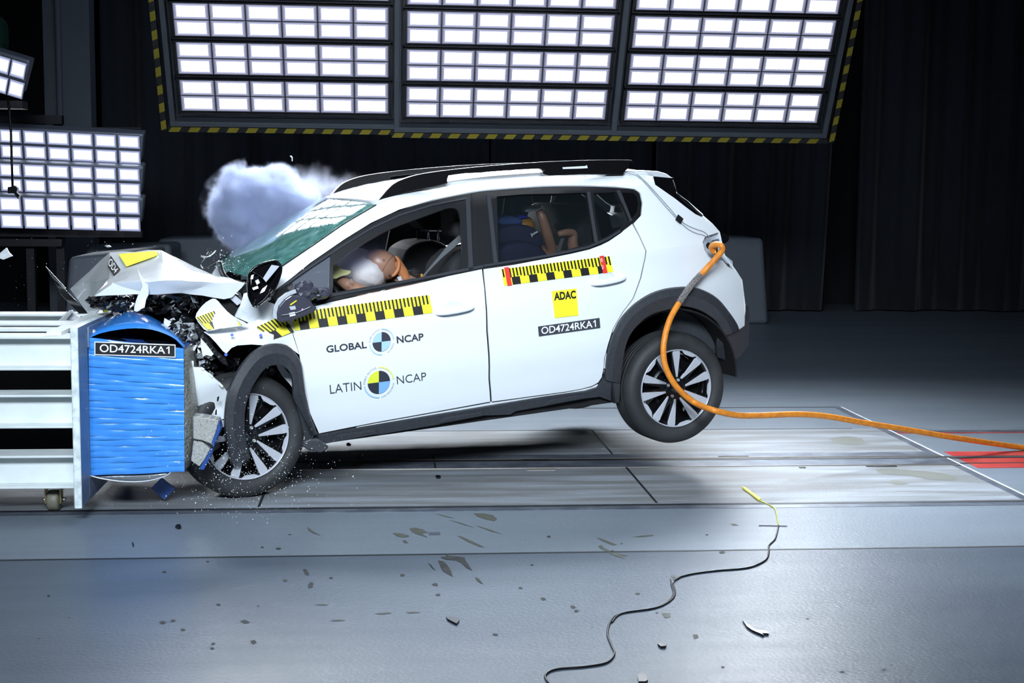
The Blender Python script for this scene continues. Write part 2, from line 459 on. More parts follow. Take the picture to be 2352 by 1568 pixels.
for x0, x1, yy in ((1650, 1720, 1049), (1800, 1812, 1051), (2150, 2163, 1048), (1990, 2060, 1071), (1836, 1850, 1074), (1200, 1262, 1057), (1210, 1275, 1079), (2195, 2207, 1070)):
    a = Fl(x0, yy); b = Fl(x1, yy); fy('slot', a.x, b.x, a.y-.012, a.y+.012, EDG if yy in (1057, 1079) else SLOT, .004)

SCAR = mat('chipped_floor', (.075, .078, .062), .7, vary=(30, (.11, .115, .095)))
SCAD = mat('deep_chip', (.022, .024, .024), .75, vary=(30, (.05, .052, .045)))
def z2(pts, ox=700, oy=1140, s=2.94): return [(ox+a/s, oy+b/s) for a, b in pts]
scars = [
 (SCAR, [(18, 200), (30, 212), (60, 235), (108, 262), (60, 250), (22, 228)]),
 (SCAR, [(705, 215), (745, 208), (800, 222), (835, 243), (790, 246), (830, 276), (770, 258), (725, 240)]),
 (SCAR, [(592, 246), (640, 246), (700, 260), (705, 270), (660, 276), (625, 268)]),
 (SCAR, [(658, 298), (680, 292), (697, 312), (675, 314)]),
 (SCAR, [(885, 116), (930, 124), (1015, 147), (950, 136)]),
 (SCAR, [(1140, 113), (1200, 112), (1270, 125), (1300, 150), (1280, 165), (1220, 152), (1165, 135)]),
 (SCAR, [(970, 156), (1050, 175), (1150, 210), (1080, 192)]),
 (SCAR, [(1150, 192), (1230, 215), (1333, 252), (1260, 236)]),
 (SCAR, [(1028, 263), (1060, 268), (1215, 342), (1185, 340), (1100, 305)]),
 (SCAR, [(1970, 275), (2010, 285), (2110, 325), (2080, 328), (2010, 300)]),
 (SCAR, [(1980, 335), (2005, 326), (2020, 345), (2060, 365), (2090, 358), (2080, 378), (2160, 390), (2185, 400), (2130, 398), (2165, 420), (2100, 400), (2050, 378), (2000, 352)]),
 (SCAR, [(2218, 272), (2280, 262), (2352, 256), (2352, 264), (2280, 272)]),
 (SCAD, [(900, 430), (940, 438), (965, 465), (985, 495), (1000, 540), (960, 520), (930, 500), (915, 470)]),
 (SCAD, [(950, 388), (975, 400), (1040, 405), (1080, 412), (1085, 430), (1110, 465), (1132, 500), (1090, 480), (1060, 450), (1020, 430), (960, 426), (915, 410), (955, 404)]),
 (SCAD, [(1150, 543), (1175, 552), (1206, 592), (1180, 580), (1158, 562)]),
 (SCAD, [(830, 445), (855, 462), (886, 500), (858, 482)]),
 (SCAD, [(1590, 683), (1618, 681), (1630, 695), (1605, 700)]),
 (SCAD, [(1790, 738), (1815, 732), (1830, 748), (1808, 756)]),
 (SCAD, [(1815, 768), (1835, 762), (1855, 772), (1830, 782)]),
 (SCAR, [(680, 778), (735, 774), (785, 782), (700, 786)]),
 (SCAR, [(470, 788), (560, 778), (588, 786), (520, 794)]),
 (SCAR, [(70, 727), (120, 724), (165, 730), (110, 734)]),
 (SCAR, [(170, 834), (240, 829), (275, 836), (200, 840)]),
 (SCAD, [(-985, 845), (-960, 838), (-935, 848), (-960, 860)]),
]
for m_, q in scars: fstrip('floor_scar', z2(q), m_)
for q in ([(2045, 492), (2065, 488), (2085, 510), (2086, 532), (2060, 525)], [(2078, 600), (2095, 576), (2118, 580), (2112, 610), (2085, 618)],
          [(1620, 840), (1655, 830), (1690, 850), (1650, 858)], [(1690, 975), (1720, 967), (1733, 985), (1705, 998)], [(1425, 988), (1450, 984), (1455, 996), (1430, 1000)]):
    fstrip('floor_scar', z2(q, 0, 1140, 2.94), SCAD)
for q in ([(52, 738), (105, 737), (112, 762), (75, 768)], [(250, 875), (280, 872), (290, 892), (262, 900)], [(485, 172), (520, 172), (545, 182), (510, 184)], [(105, 498), (135, 500), (146, 512), (120, 514)]):
    fstrip('floor_scar', z2(q, 1500, 1140, 2.76), SCAR)
OIL = mat('oil_stain', (.17, .18, .16), .4)
for q in ([(1215, 600), (1330, 588), (1480, 600), (1700, 620), (1820, 655), (1800, 680), (1640, 672), (1450, 640), (1280, 630)], [(1315, 685), (1370, 678), (1460, 700), (1370, 714)], [(530, 675), (590, 655), (640, 670), (570, 684)], [(860, 360), (1000, 340), (1120, 370), (1080, 405), (950, 400)]):
    fstrip('floor_stain', c2(z2(q, 1650, 900, 3.35), 4, True), OIL, .001)
rg = random.Random(3)
for k in range(34):                                             # small chips in the paint
    px, py = rg.uniform(60, 2300), rg.uniform(1190, 1560); r = rg.uniform(2, 6)
    fstrip('paint_chip', [(px+r*1.6*math.cos(a)*rg.uniform(.5, 1), py+r*.7*math.sin(a)*rg.uniform(.5, 1)) for a in [j*PI/3 for j in range(6)]], SCAD)

# ---------------------------------------------------------------- curtains
def curtain(x0, x1, y, z0, z1, label, seed, lean=0):
    bm = bmesh.new(); r = random.Random(seed); ph = [r.uniform(0, 6) for _ in range(6)]; n = int((x1-x0)/.035); g = []
    for j in range(7):
        t = j/6; row = []
        for i in range(n+1):
            x = x0+(x1-x0)*i/n
            d = .07*math.sin(x*9+ph[0]+.5*math.sin(x*1.7+ph[1])+t*.4)+.045*math.sin(x*21+ph[2])+.03*math.sin(x*5.1+ph[3]+t)+.1*math.sin(x*1.3+ph[4])
            row.append(bm.verts.new((x+lean*(1-t)*(x-x0)/(x1-x0), y+d, z0+(z1-z0)*t)))
        g.append(row)
    for j in range(6):
        for i in range(n): bm.faces.new((g[j][i], g[j][i+1], g[j+1][i+1], g[j+1][i]))
    o = mk('curtain', bm, CURT, smooth=True); md = o.modifiers.new('thick', 'SOLIDIFY'); md.thickness = .01
    return tag(o, label, 'curtain', 'black curtains along the back of the hall')
curtain(-13, -5.95, 18.9, .02, 8.6, 'black curtain at the left edge, behind the small lamp stand', 1)
curtain(-3.6, 1.35, 18.3, .02, 8.6, 'black curtain behind the smoke and the car bonnet', 2)
curtain(1.38, 3.55, 18.3, .02, 8.6, 'black curtain behind the car roof rails, seam at its left edge', 3)
curtain(3.57, 6.2, 18.3, .02, 8.6, 'black curtain right of the car, drawn aside at its right edge', 4, -.25)
curtain(6.35, 9.6, 18.35, .02, 8.6, 'black pleated curtain in the right part of the hall', 5)
curtain(9.65, 13.6, 18.35, .02, 8.6, 'black curtain at the far right edge of the hall', 6)

# ---------------------------------------------------------------- pillar and rolled cloth on the left
bm = bmesh.new(); a = Y_(92, 200, 17); b = Y_(143, 200, 17); c = Y_(208, 200, 17)
box(bm, b.x, c.x, 17, 17.3, 0, 8.9); box(bm, a.x+.06, b.x, 16.95, 17.25, 0, 8.9); tube(bm, [(b.x-.02, 16.93, 0), (b.x-.02, 16.93, 8.9)], .035)
tag(mk('trim_1', bm, COLM), kind='structure')
bm = bmesh.new(); prism(bm, [Y_(a_, b_, 14) for a_, b_ in c2([(-30, 20), (2, 45), (7, 75), (4, 110), (-30, 128)], 3)], (0, .2, 0))
tag(mk('green_cloth', bm, mat('green_cloth', (.005, .06, .035), .8)), 'dark green cloth hanging at the upper left edge above the small lamp', 'cloth')

# ---------------------------------------------------------------- grey blocks standing in the hall
def block(name, q, y, d, label, z0=0):
    """q = TL, TR, BR, BL pixels of the face at distance y"""
    bm = bmesh.new(); P = [Y_(a, b, y) for a, b in q]
    for i in (2, 3): P[i].z = z0
    fs = prism(bm, P, (0, d, 0)); bmesh.ops.recalc_face_normals(bm, faces=bm.faces)
    o = mk(name, bm, CONC); bevel(o, .05, 3); return tag(o, label, 'barrier block', 'grey sheeted blocks behind the track')
block('barrier_block', [(157, 590), (345, 572), (350, 760), (138, 760)], 12.6, .9, 'grey sheeted block behind the torn bonnet at the left')
block('barrier_block', [(196, 566), (392, 560), (398, 700), (190, 700)], 15.2, .8, 'grey sheeted block seen just above the bonnet, behind the nearer block')
block('barrier_block', [(362, 548), (566, 543), (585, 700), (350, 700)], 16.6, .9, 'long dark grey block below the smoke cloud, left of the windscreen')
block('barrier_block', [(1560, 542), (1754, 547), (1766, 738), (1560, 738)], 16.6, .9, 'dark grey block standing behind the rear bumper of the car')

# ================================================================== LAMP BANKS
def led_mat(name, nx, ny, st_dot, st_gap, tint, horiz=False, rimk=.6, beam_k=3.0):
    m = bpy.data.materials.new(name); m.use_nodes = True; nt = m.node_tree; N = nt.nodes; L = nt.links
    N.remove(N['Principled BSDF']); out = N['Material Output']; tc = N.new('ShaderNodeTexCoord'); s = N.new('ShaderNodeSeparateXYZ')
    L.new(tc.outputs['Generated'], s.inputs[0])
    def mth(op, a, c=None, clamp=False):
        n = N.new('ShaderNodeMath'); n.operation = op; n.use_clamp = clamp
        for i, q in enumerate((a, c)):
            if q is None: continue
            if isinstance(q, (int, float)): n.inputs[i].default_value = q
            else: L.new(q, n.inputs[i])
        return n.outputs[0]
    u, v = s.outputs['X'], s.outputs['Z']
    U = mth('MULTIPLY', mth('SUBTRACT', u, .09), nx/.82); V = mth('MULTIPLY', mth('SUBTRACT', v, .16), ny/.68)
    row = mth('FLOOR', V); sh = mth('MULTIPLY', mth('MODULO', mth('ADD', row, 20), 2.0), .5)
    fu = mth('SUBTRACT', mth('FRACT', mth('ADD', mth('ADD', U, 20), sh)), .5); fv = mth('SUBTRACT', mth('FRACT', mth('ADD', V, 20)), .5)
    if horiz: fu = mth('MULTIPLY', fu, .55)
    d = mth('SQRT', mth('ADD', mth('MULTIPLY', fu, fu), mth('MULTIPLY', fv, fv)))
    dot = mth('MULTIPLY', mth('SUBTRACT', .40, d), 16, True)
    def inr(x, a, b_): return mth('MULTIPLY', mth('MULTIPLY', mth('SUBTRACT', x, a), 50, True), mth('MULTIPLY', mth('SUBTRACT', b_, x), 50, True))
    inside = mth('MULTIPLY', inr(u, .10, .90), inr(v, .15, .85))
    # soft falloff of the reflector around the chips
    eu = mth('MULTIPLY', mth('ABSOLUTE', mth('SUBTRACT', u, .5)), 2.0); ev = mth('MULTIPLY', mth('ABSOLUTE', mth('SUBTRACT', v, .5)), 2.0)
    e = mth('MAXIMUM', eu, ev); rim = mth('MULTIPLY', mth('SUBTRACT', 1.0, e), 5.0, True)
    stren = mth('ADD', mth('MULTIPLY', inside, mth('ADD', mth('MULTIPLY', dot, st_dot), st_gap)), mth('ADD', mth('MULTIPLY', rim, rimk), .24))
    gi = N.new('ShaderNodeNewGeometry'); dp = N.new('ShaderNodeVectorMath'); dp.operation = 'DOT_PRODUCT'; L.new(gi.outputs['Incoming'], dp.inputs[0]); L.new(gi.outputs['Normal'], dp.inputs[1])
    beam = mth('POWER', mth('MAXIMUM', mth('ABSOLUTE', dp.outputs['Value']), .02), beam_k)       # narrow LED lens: light falls off away from the lamp axis
    stren = mth('MULTIPLY', stren, beam)
    em = N.new('ShaderNodeEmission'); mx = N.new('ShaderNodeMix'); mx.data_type = 'RGBA'; mx.inputs[6].default_value = (*tint, 1); mx.inputs[7].default_value = (.90, .95, 1, 1)
    L.new(inside, mx.inputs[0]); L.new(mx.outputs[2], em.inputs[0]); L.new(stren, em.inputs[1]); L.new(em.outputs[0], out.inputs[0])
    return m
LED = led_mat('led_array', 13, 7, 150, .55, (.62, .66, .95), rimk=.8, beam_k=3.5)
LEDO = led_mat('led_array_overhead', 13, 7, 16, .6, (.62, .66, .95), beam_k=2.5)
LEDL = led_mat('led_array_rows', 13, 4, 5.0, .5, (.55, .62, .95), True, rimk=.7, beam_k=1.0)
MW, MH = .298, .142                                       # one LED module
def module_mesh(w, h, m):
    bm = bmesh.new(); vs = [bm.verts.new(p) for p in ((0, 0, 0), (w, 0, 0), (w, 0, h), (0, 0, h))]; bm.faces.new(vs)
    # shallow housing behind the diffuser
    me = bpy.data.meshes.new('led_module'); 
    b2 = [bm.verts.new((p[0], .03, p[1])) for p in ((0, 0), (w, 0), (w, h), (0, h))]
    for i in range(4): bm.faces.new((vs[i], b2[i], b2[(i+1) % 4], vs[(i+1) % 4])).material_index = 1
    bm.to_mesh(me); bm.free(); me.materials.append(m); me.materials.append(BANKF); return me
MODM = module_mesh(MW-.008, MH-.006, LED); MODO = module_mesh(MW-.008, MH-.006, LEDO)
PHI = rad(28.4)
def bank(base, x_dir_len, rows, label, hz, ncol=6, sx=1.0, group='hanging lamp banks above the track'):
    """bank leaning towards the camera at its top; base = lower left corner of the lamps"""
    M = Matrix.Translation(base) @ Matrix.Rotation(rad(0.0), 4, 'Z') @ Matrix.Rotation(PHI, 4, 'X')
    t = thing('lamp_bank', label, 'lamp bank', None, group, M)
    w = ncol*MW*sx; rh = 2*MH; pitch = rh+.048; H = rows*pitch
    bm = bmesh.new()
    fw = .045; g = .055
    box(bm, -g-fw, -g, -.04, .10, -.085, H+.05); box(bm, w+g, w+g+fw, -.04, .10, -.085, H+.05)
    box(bm, -g-fw, w+g+fw, -.04, .10, -.085-fw, -.085); box(bm, -g-fw, w+g+fw, -.04, .10, H+.05, H+.05+fw)
    box(bm, -g, w+g, .06, .10, -.085, H+.05)
    for v in bm.verts: v.co = M @ v.co
    bevel(mk('frame', bm, BANKF, t), .004, 1)
    if hz: hz_strip(t, M, -g-fw-.02, w+g+fw+.02, -.085-fw-.03, 'x')
    row0 = None
    for r in range(rows):
        if row0 is None:
            bm = bmesh.new(); box(bm, -.03, w+.03, .0, .05, -.018, rh+.018)
            # visible rim of each lamp housing
            for (a0, a1, c0, c1) in ((-.03, w+.03, -.018, -.006), (-.03, w+.03, rh+.006, rh+.018), (-.03, -.018, -.018, rh+.018), (w+.018, w+.03, -.018, rh+.018)):
                box(bm, a0, a1, -.03, 0, c0, c1)
            me = bpy.data.meshes.new('lamp_row'); bm.to_mesh(me); bm.free(); me.materials.append(mat('lamp_row_housing', (.012, .013, .016), .4))
            row0 = me
        ro = bpy.data.objects.new('lamp_row', row0); link(ro, t); ro.location = (0, 0, r*pitch)
        for j in range(2):
            for i in range(ncol):
                mo = bpy.data.objects.new('led_module', MODM); link(mo, ro); mo.location = (i*MW*sx+.004, -.006, j*MH+.003); mo.scale = (sx, 1, 1)
    return t
def hz_strip(t, M, a0, a1, c, axis, h=.045):
    bm = bmesh.new(); step = .16; k = 0; x = a0
    if axis == 'x':
        box(bm, a0, a1, -.03, .02, c-h/2, c+h/2, 0)
        while x < a1-.05:
            P = [Vector((x, -.032, c-h/2)), Vector((x+.085, -.032, c-h/2)), Vector((min(x+.115, a1), -.032, c+h/2)), Vector((x+.03, -.032, c+h/2))]
            bm.faces.new([bm.verts.new(p) for p in P]).material_index = 1; x += step
    else:
        box(bm, c-h/2, c+h/2, -.03, .02, a0, a1, 0)
        while x < a1-.1:
            P = [Vector((c-h/2, -.032, x)), Vector((c+h/2, -.032, x+.02)), Vector((c+h/2, -.032, x+.10)), Vector((c-h/2, -.032, x+.08))]
            bm.faces.new([bm.verts.new(p) for p in P]).material_index = 1; x += step
    for v in bm.verts: v.co = M @ v.co
    return mk('hazard_tape', bm, [BTAPE, YELH], t)
YB = 12.0
p1 = Y_(417, 254, YB); p1r = Y_(893, 266, YB); p2 = Y_(932, 268, YB); p2r = Y_(1390, 277, YB); p3 = Y_(1432, 276, YB); p3r = Y_(1876, 291, YB)
b1 = bank(p1, 0, 6, 'left of the three hanging lamp banks, above the smoke cloud', True, sx=(p1r.x-p1.x)/(6*MW))
b2 = bank(p2, 0, 6, 'middle of the three hanging lamp banks, above the car roof', True, sx=(p2r.x-p2.x)/(6*MW))
b3 = bank(p3, 0, 6, 'right of the three hanging lamp banks, with hazard tape down its right side', True, sx=(p3r.x-p3.x)/(6*MW))
hz_strip(b1, WM[b1.name], -.17, 2.1, -.155, 'z'); hz_strip(b3, WM[b3.name], -.17, 1.75, (p3r.x-p3.x)+.155, 'z')
# bank above the car, out of the picture but mirrored in its roof and windscreen
def overhead():
    t = thing('overhead_lamp_bank', 'lamp bank above the track, mirrored in the car roof', 'lamp bank', None, None,
              Matrix.Translation((-1.0, 8.7, 5.1)) @ Matrix.Rotation(rad(82), 4, 'X'))
    M = WM[t.name]; bm = bmesh.new(); box(bm, -.1, 4.6, .04, .10, -.1, 3.2)
    for v in bm.verts: v.co = M @ v.co
    mk('frame', bm, BANKF, t)
    for r in range(8):
        for i in range(13):
            mo = bpy.data.objects.new('led_module', MODO); link(mo, t); mo.location = (i*.355, 0, r*.40); mo.scale = (1.0, 1, 1.9)
    return t
overhead()

# ---------------------------------------------------------------- lamps at the left edge
def floodlight(q, ncol, nrow, Y, name, label, group, mm, cells):
    """housing with a glowing face; q = TL,TR,BR,BL pixels"""
    tl, tr, br, bl = [Y_(a, b, Y) for a, b in q]
    tl.y += .0; bl.y += .10; br.y += .10
    n = (tr-tl).cross(bl-tl).normalized()
    if n.y > 0: n = -n
    t = thing(name, label, 'lamp', bl, group); bm = bmesh.new(); P = [tl, tr, br, bl]
    c = (tl+tr+br+bl)/4
    prism(bm, [p+(p-c).normalized()*.03 for p in P], -n*.16); bmesh.ops.recalc_face_normals(bm, faces=bm.faces)
    bevel(mk('housing', bm, mat('lamp_housing_silver', (.30, .33, .42), .35, metal=.3), t), .02, 2)
    du = (tr-tl)/ncol; dv = (bl-tl)/nrow
    X = du.normalized(); Z = (-dv - X*(-dv).dot(X)).normalized(); Yv = Z.cross(X)
    for j in range(nrow):
        for i in range(ncol):
            o = tl+du*(i+.04)+dv*(j+.93)+n*.012
            mo = bpy.data.objects.new('led_module', mm); link(mo, t)
            sk = Matrix(((X.x, Yv.x, Z.x, 0), (X.y, Yv.y, Z.y, 0), (X.z, Yv.z, Z.z, 0), (0, 0, 0, 1)))
            mo.matrix_local = Matrix.Translation(o-WM[t.name].translation) @ sk @ Matrix.Diagonal((du.length*.92/(MW-.008), 1, dv.length*.86/(MH-.006), 1))
    return t
MODL = module_mesh(MW-.008, MH-.006, LEDL)
G3 = 'three stacked floodlights at the left edge'
floodlight([(-60, 290), (323, 309), (313, 370), (-60, 360)], 7, 2, 14, 'floodlight', 'top of the three stacked floodlights at the left edge', G3, MODL, 0)
floodlight([(-60, 369), (323, 384), (313, 445), (-60, 438)], 7, 2, 14, 'floodlight', 'middle of the three stacked floodlights at the left edge', G3, MODL, 0)
floodlight([(-60, 446), (323, 457), (312, 515), (-60, 524)], 7, 2, 14, 'floodlight', 'lowest of the three stacked floodlights at the left edge', G3, MODL, 0)
floodlight([(-50, 108), (62, 142), (36, 210), (-66, 196)], 3, 2, 13, 'floodlight', 'small tilted floodlight at the upper left edge', None, MODL, 0)
t = thing('lamp_rack', 'dark steel rack carrying the floodlights at the left edge', 'rack', Y_(100, 560, 14.4))
bm = bmesh.new()
for y0, y1, x1 in ((262, 285, 142), (288, 296, 325), (527, 545, 325), (548, 566, 142)):
    a = Y_(-60, y0, 14.4); b = Y_(x1, y1, 14.4); bm = bmesh.new(); box(bm, a.x, b.x, 14.4, 14.5, b.z, a.z); mk('crossbar', bm, mat('dark_rack_steel', (.02, .02, .028), .5), t)
RK = mat('dark_rack_steel', (.02, .02, .028), .5)
for px in (-40, 60, 130):
    a = Y_(px, 300, 14.5); bm = bmesh.new(); box(bm, a.x-.04, a.x+.04, 14.52, 14.6, 0, Y_(0, 265, 14.5).z); mk('post', bm, RK, t)
a = Y_(20, 236, 13.2); bm = bmesh.new(); box(bm, a.x-.3, a.x+.12, 13.2, 13.4, a.z-.05, a.z+.02); mk('bracket', bm, RK, t)
t = thing('hanging_cable', 'dark cable with a clamp hanging in front of the floodlights', 'cable', Y_(28, 445, 13.16))
bm = bmesh.new(); tube(bm, [Y_(a_, b_, 13.195) for a_, b_ in ((18, 225), (22, 260), (25, 300), (27, 370), (29, 430))], .012, 8); mk('wire', bm, BLK, t)
bm = bmesh.new(); prism(bm, [Y_(a_, b_, 13.16) for a_, b_ in ((17, 430), (34, 426), (40, 432), (38, 442), (45, 448), (41, 457), (32, 444), (18, 444))], (0, .06, 0)); mk('clamp', bm, BLK, t)

# ================================================================== THE CAR
car = thing('crashed_car', 'white hatchback with crushed front and raised rear, wrapped around the blue barrier', 'car', None, None, CARM)

BELT = [(634, 691), (690, 710), (754, 693), (850, 672), (943, 653), (1030, 632), (1109, 616)]
BELTR = [(1111, 616), (1180, 606), (1264, 590), (1310, 581), (1353, 571), (1380, 561), (1398, 552), (1425, 534), (1454, 512)]
DLO_TOP = [(628, 683), (631, 670), (662, 647), (713, 606), (790, 553), (853, 514), (917, 484), (994, 461), (1083, 443), (1130, 437), (1249, 429), (1338, 428), (1412, 431), (1457, 437), (1468, 446), (1472, 465), (1469, 492), (1454, 511)]
DLO = DLO_TOP + BELTR[::-1][1:] + BELT[::-1][1:]
DLOs = c2(DLO_TOP, 4) + BELTR[::-1][1:] + BELT[::-1][1:]
# --- body side (pillars, cant rail, rear quarter)
ARCH_OUT = c2([(1392, 847), (1393, 832), (1398, 802), (1409, 766), (1430, 727), (1466, 692), (1511, 668), (1564, 659), (1606, 663), (1645, 683), (1671, 712), (1692, 742), (1698, 757)], 3)
RDOOR_EDGE = [(1454, 513), (1469, 543), (1484, 576), (1482, 593), (1472, 638), (1454, 686), (1430, 718), (1409, 754), (1398, 790), (1389, 823), (1386, 846)]
UP = c2([(649, 611), (720, 563), (790, 514), (864, 471), (900, 454), (960, 437), (1030, 424), (1130, 411), (1240, 403), (1340, 399), (1440, 399), (1500, 404)], 2)
REAR = [(1505, 424), (1528, 440), (1551, 456), (1575, 475), (1598, 492), (1616, 500), (1636, 515), (1652, 533), (1620, 543), (1614, 556), (1618, 574), (1628, 588), (1640, 597), (1660, 598), (1672, 612), (1692, 624), (1702, 640), (1708, 668), (1710, 700), (1711, 748), (1698, 757)]
APIL = [(628, 692), (600, 700), (590, 690), (592, 672), (604, 648), (628, 628)]
rdoor_inner = RDOOR_EDGE
bs = UP + REAR + ARCH_OUT[::-1][1:] + [(1388, 846)] + [(a+1.5, b) for a, b in RDOOR_EDGE[::-1][1:]]
bs += [(1473, 492+2), (1476, 465), (1471, 443), (1458, 434)]
bs += [(a, b-3) for a, b in DLO_TOP[::-1][5:]] + [(624, 676), (622, 688)] + APIL[1:]
panel('body_side', [bs], PAINT, car, g=.06)
# --- window frame (black daylight opening with holes)
W_FRONT = c2([(765, 607), (830, 562), (893, 528), (958, 503), (1005, 486), (1030, 478), (1048, 480), (1056, 495), (1060, 530), (1062, 618)], 3) + [(960, 638), (880, 652), (764, 672)]
W_TRI = [(671, 643), (759, 585), (756, 672), (671, 690)]
W_REAR = [(1141, 451), (1200, 446), (1347, 443), (1356, 500), (1364, 556), (1264, 584), (1146, 607)]
W_REAR2 = [(1363, 444), (1416, 441), (1432, 475), (1446, 507), (1425, 523), (1395, 542), (1376, 551), (1368, 495)]
panel('window_surround', [DLOs, W_FRONT, W_TRI, W_REAR, W_REAR2], TRIM, car, off=.001, thick=.02, g=.09)
panel('quarter_light', [[(1428, 442), (1455, 443), (1463, 452), (1466, 470), (1462, 488), (1450, 502), (1440, 477)]], GLOSS, car, off=.003, thick=.004)
def strip_px(name, pts, w, m, off, thick=.006):
    P = [Vector(p) for p in pts]; L_, R_ = [], []
    for i, p in enumerate(P):
        t = (P[min(i+1, len(P)-1)]-P[max(i-1, 0)]).normalized(); n = Vector((-t.y, t.x))*w/2
        L_.append(tuple(p+n)); R_.append(tuple(p-n))
    return panel(name, [L_+R_[::-1]], m, car, off=off, thick=thick, g=.2)
panel('b_pillar_cover', [[(1083, 444), (1114, 440), (1130, 609), (1086, 617)]], TRIM, car, off=.006, thick=.01)
strip_px('window_channel', [(1074, 452), (1078, 535), (1082, 620)], 10, mat('window_rubber', (.035, .038, .045), .3), .008)
strip_px('window_channel', [(1122, 448), (1131, 530), (1139, 604)], 9, MATS['window_rubber'], .008)
strip_px('window_channel', [(1352, 440), (1360, 497), (1370, 556)], 7, MATS['window_rubber'], .008)
strip_px('window_channel', [(1420, 436), (1437, 475), (1450, 508)], 6, MATS['window_rubber'], .008)
strip_px('belt_weatherstrip', [(762, 678), (880, 656), (960, 641), (1060, 621), (1110, 611)], 6, MATS['window_rubber'], .008)
strip_px('belt_weatherstrip', [(1112, 610), (1264, 586), (1352, 567), (1396, 548), (1425, 530)], 5, MATS['window_rubber'], .008)
strip_px('window_rubber_seal', [(640, 664), (713, 613), (790, 562), (853, 524), (917, 494), (994, 470), (1070, 455)], 4, MATS['window_rubber'], .007)
panel('rear_window_glass', [W_REAR], GLASSW, car, off=-.016, thick=.003, g=.5)
panel('rear_window_glass', [W_REAR2], GLASSW, car, off=-.016, thick=.003, g=.5)
panel('corner_window_glass', [W_TRI], mat('smoky_glass', (.12, .13, .16), .15, alpha=.85), car, off=-.014, thick=.003, g=.5)
panel('mirror_sail_panel', [[(634, 686), (640, 667), (671, 645), (671, 690), (660, 694)]], TRIM, car, off=.004, thick=.006, g=.3)

# --- doors
FD = [(1107, 618), (1112, 660), (1117, 760), (1122, 870), (1126, 922), (1000, 945), (860, 970), (733, 995), (712, 948), (701, 900), (695, 862), (688, 815), (672, 762), (664, 716), (690, 712), (754, 695), (850, 674), (943, 655), (1030, 634)]
front_door = panel('front_door', [FD], PAINT, car, g=.06)
RD = [(1111, 618)] + BELTR[1:-1] + [(1452, 514)] + [(a-1.5, b) for a, b in RDOOR_EDGE[1:-1]] + [(1386, 846), (1382, 866), (1374, 878), (1360, 886), (1334, 893), (1300, 899), (1130, 922), (1126, 870), (1121, 760), (1115, 660)]
RD = [(a, b+2) if 1115 < a < 1450 and b < 612 else (a, b) for a, b in RD]
rear_door = panel('rear_door', [RD], PAINT, car, g=.06)
panel('sill', [[(737, 997), (860, 974), (1000, 949), (1130, 926), (1300, 902), (1360, 890), (1377, 882), (1390, 868), (1388, 850), (1400, 860), (1395, 892), (1370, 902), (1300, 912), (1130, 938), (1000, 960), (860, 985), (740, 1008)]], PAINT, car, off=-.006, thick=.02, g=.1)
def handle(par, pts_base, q, name='door_handle'):
    """recess bowl and grab bar on a door"""
    bm = bmesh.new(); P = [S_(a, b, .0) for a, b in q]; N_ = len(P)
    c = sum(P, Vector())/N_
    r1 = [bm.verts.new(p) for p in P]; r2 = [bm.verts.new(c+(p-c)*.88+Vector((0, -.032, 0))) for p in P]; r3 = [bm.verts.new(c+(p-c)*.6+Vector((0, -.042, 0))) for p in P]
    for A, B in ((r1, r2), (r2, r3)):
        for i in range(N_): bm.faces.new((A[i], A[(i+1) % N_], B[(i+1) % N_], B[i]))
    bm.faces.new(r3); bmesh.ops.recalc_face_normals(bm, faces=bm.faces)
    o = mk(name, bm, PAINT, par, True); subsurf(o, 2)
    bm = bmesh.new(); P = [S_(a, b, .0) for a, b in pts_base]; c = sum(P, Vector())/len(P)
    r1 = [bm.verts.new(p+Vector((0, -.001, 0))) for p in P]; r2 = [bm.verts.new(c+(p-c)*.7+Vector((0, .018, 0))) for p in P]
    mid = [bm.verts.new(c+(p-c)*.9+Vector((0, -.006, 0))) for p in P]
    for A, B in ((r1, mid),):
        for i in range(len(P)): bm.faces.new((A[i], A[(i+1) % len(P)], B[(i+1) % len(P)], B[i]))
    bm.faces.new(mid); 
    for v in r2: bm.verts.remove(v)
    o2 = mk('handle_bowl', bm, mat('handle_bowl_paint', (.62, .67, .72), .35, coat=.5), par, True)
    return o
handle(front_door, c2([(1022, 700), (1030, 693), (1048, 691), (1060, 697), (1066, 708), (1050, 722), (1030, 725), (1018, 718)], 2, True), [(996, 722), (1004, 714), (1040, 703), (1082, 698), (1092, 703), (1090, 711), (1050, 720), (1004, 727)])
handle(rear_door, c2([(1374, 634), (1382, 626), (1398, 625), (1410, 631), (1416, 641), (1402, 655), (1384, 658), (1372, 650)], 2, True), [(1352, 654), (1358, 647), (1395, 638), (1432, 630), (1440, 635), (1438, 643), (1400, 653), (1360, 659)])

# --- black rocker and arches
ROCK_T = [(732, 1001), (870, 977), (1000, 955), (1125, 934), (1254, 913), (1346, 900), (1372, 892), (1392, 868), (1394, 840)]
ROCK_B = [(1424, 905), (1421, 925), (1405, 921), (1378, 911), (1352, 914), (1254, 932), (1185, 944), (1172, 952), (1114, 954), (1013, 974), (940, 986), (870, 998), (830, 1000), (756, 1017), (728, 1022)]
panel('sill_cladding', [ROCK_T+[(1424, 850)]+ROCK_B], CLAD, car, off=.012, thick=.04, g=.1)
for q in ([(760, 1016), (774, 1002), (862, 989), (870, 996)], [(1010, 972), (1024, 962), (1108, 948), (1116, 953)], [(1254, 931), (1268, 920), (1340, 908), (1350, 913)]):
    panel('sill_step', [q], CLAD, car, off=.028, thick=.03, g=.2)
ao = resamp([(1390, 872)]+ARCH_OUT, 40)
ai = resamp(c2([(1424, 880), (1428, 845), (1435, 800), (1447, 768), (1466, 744), (1496, 720), (1540, 704), (1576, 703), (1612, 713), (1645, 737), (1662, 765), (1664, 772)], 3), 40)
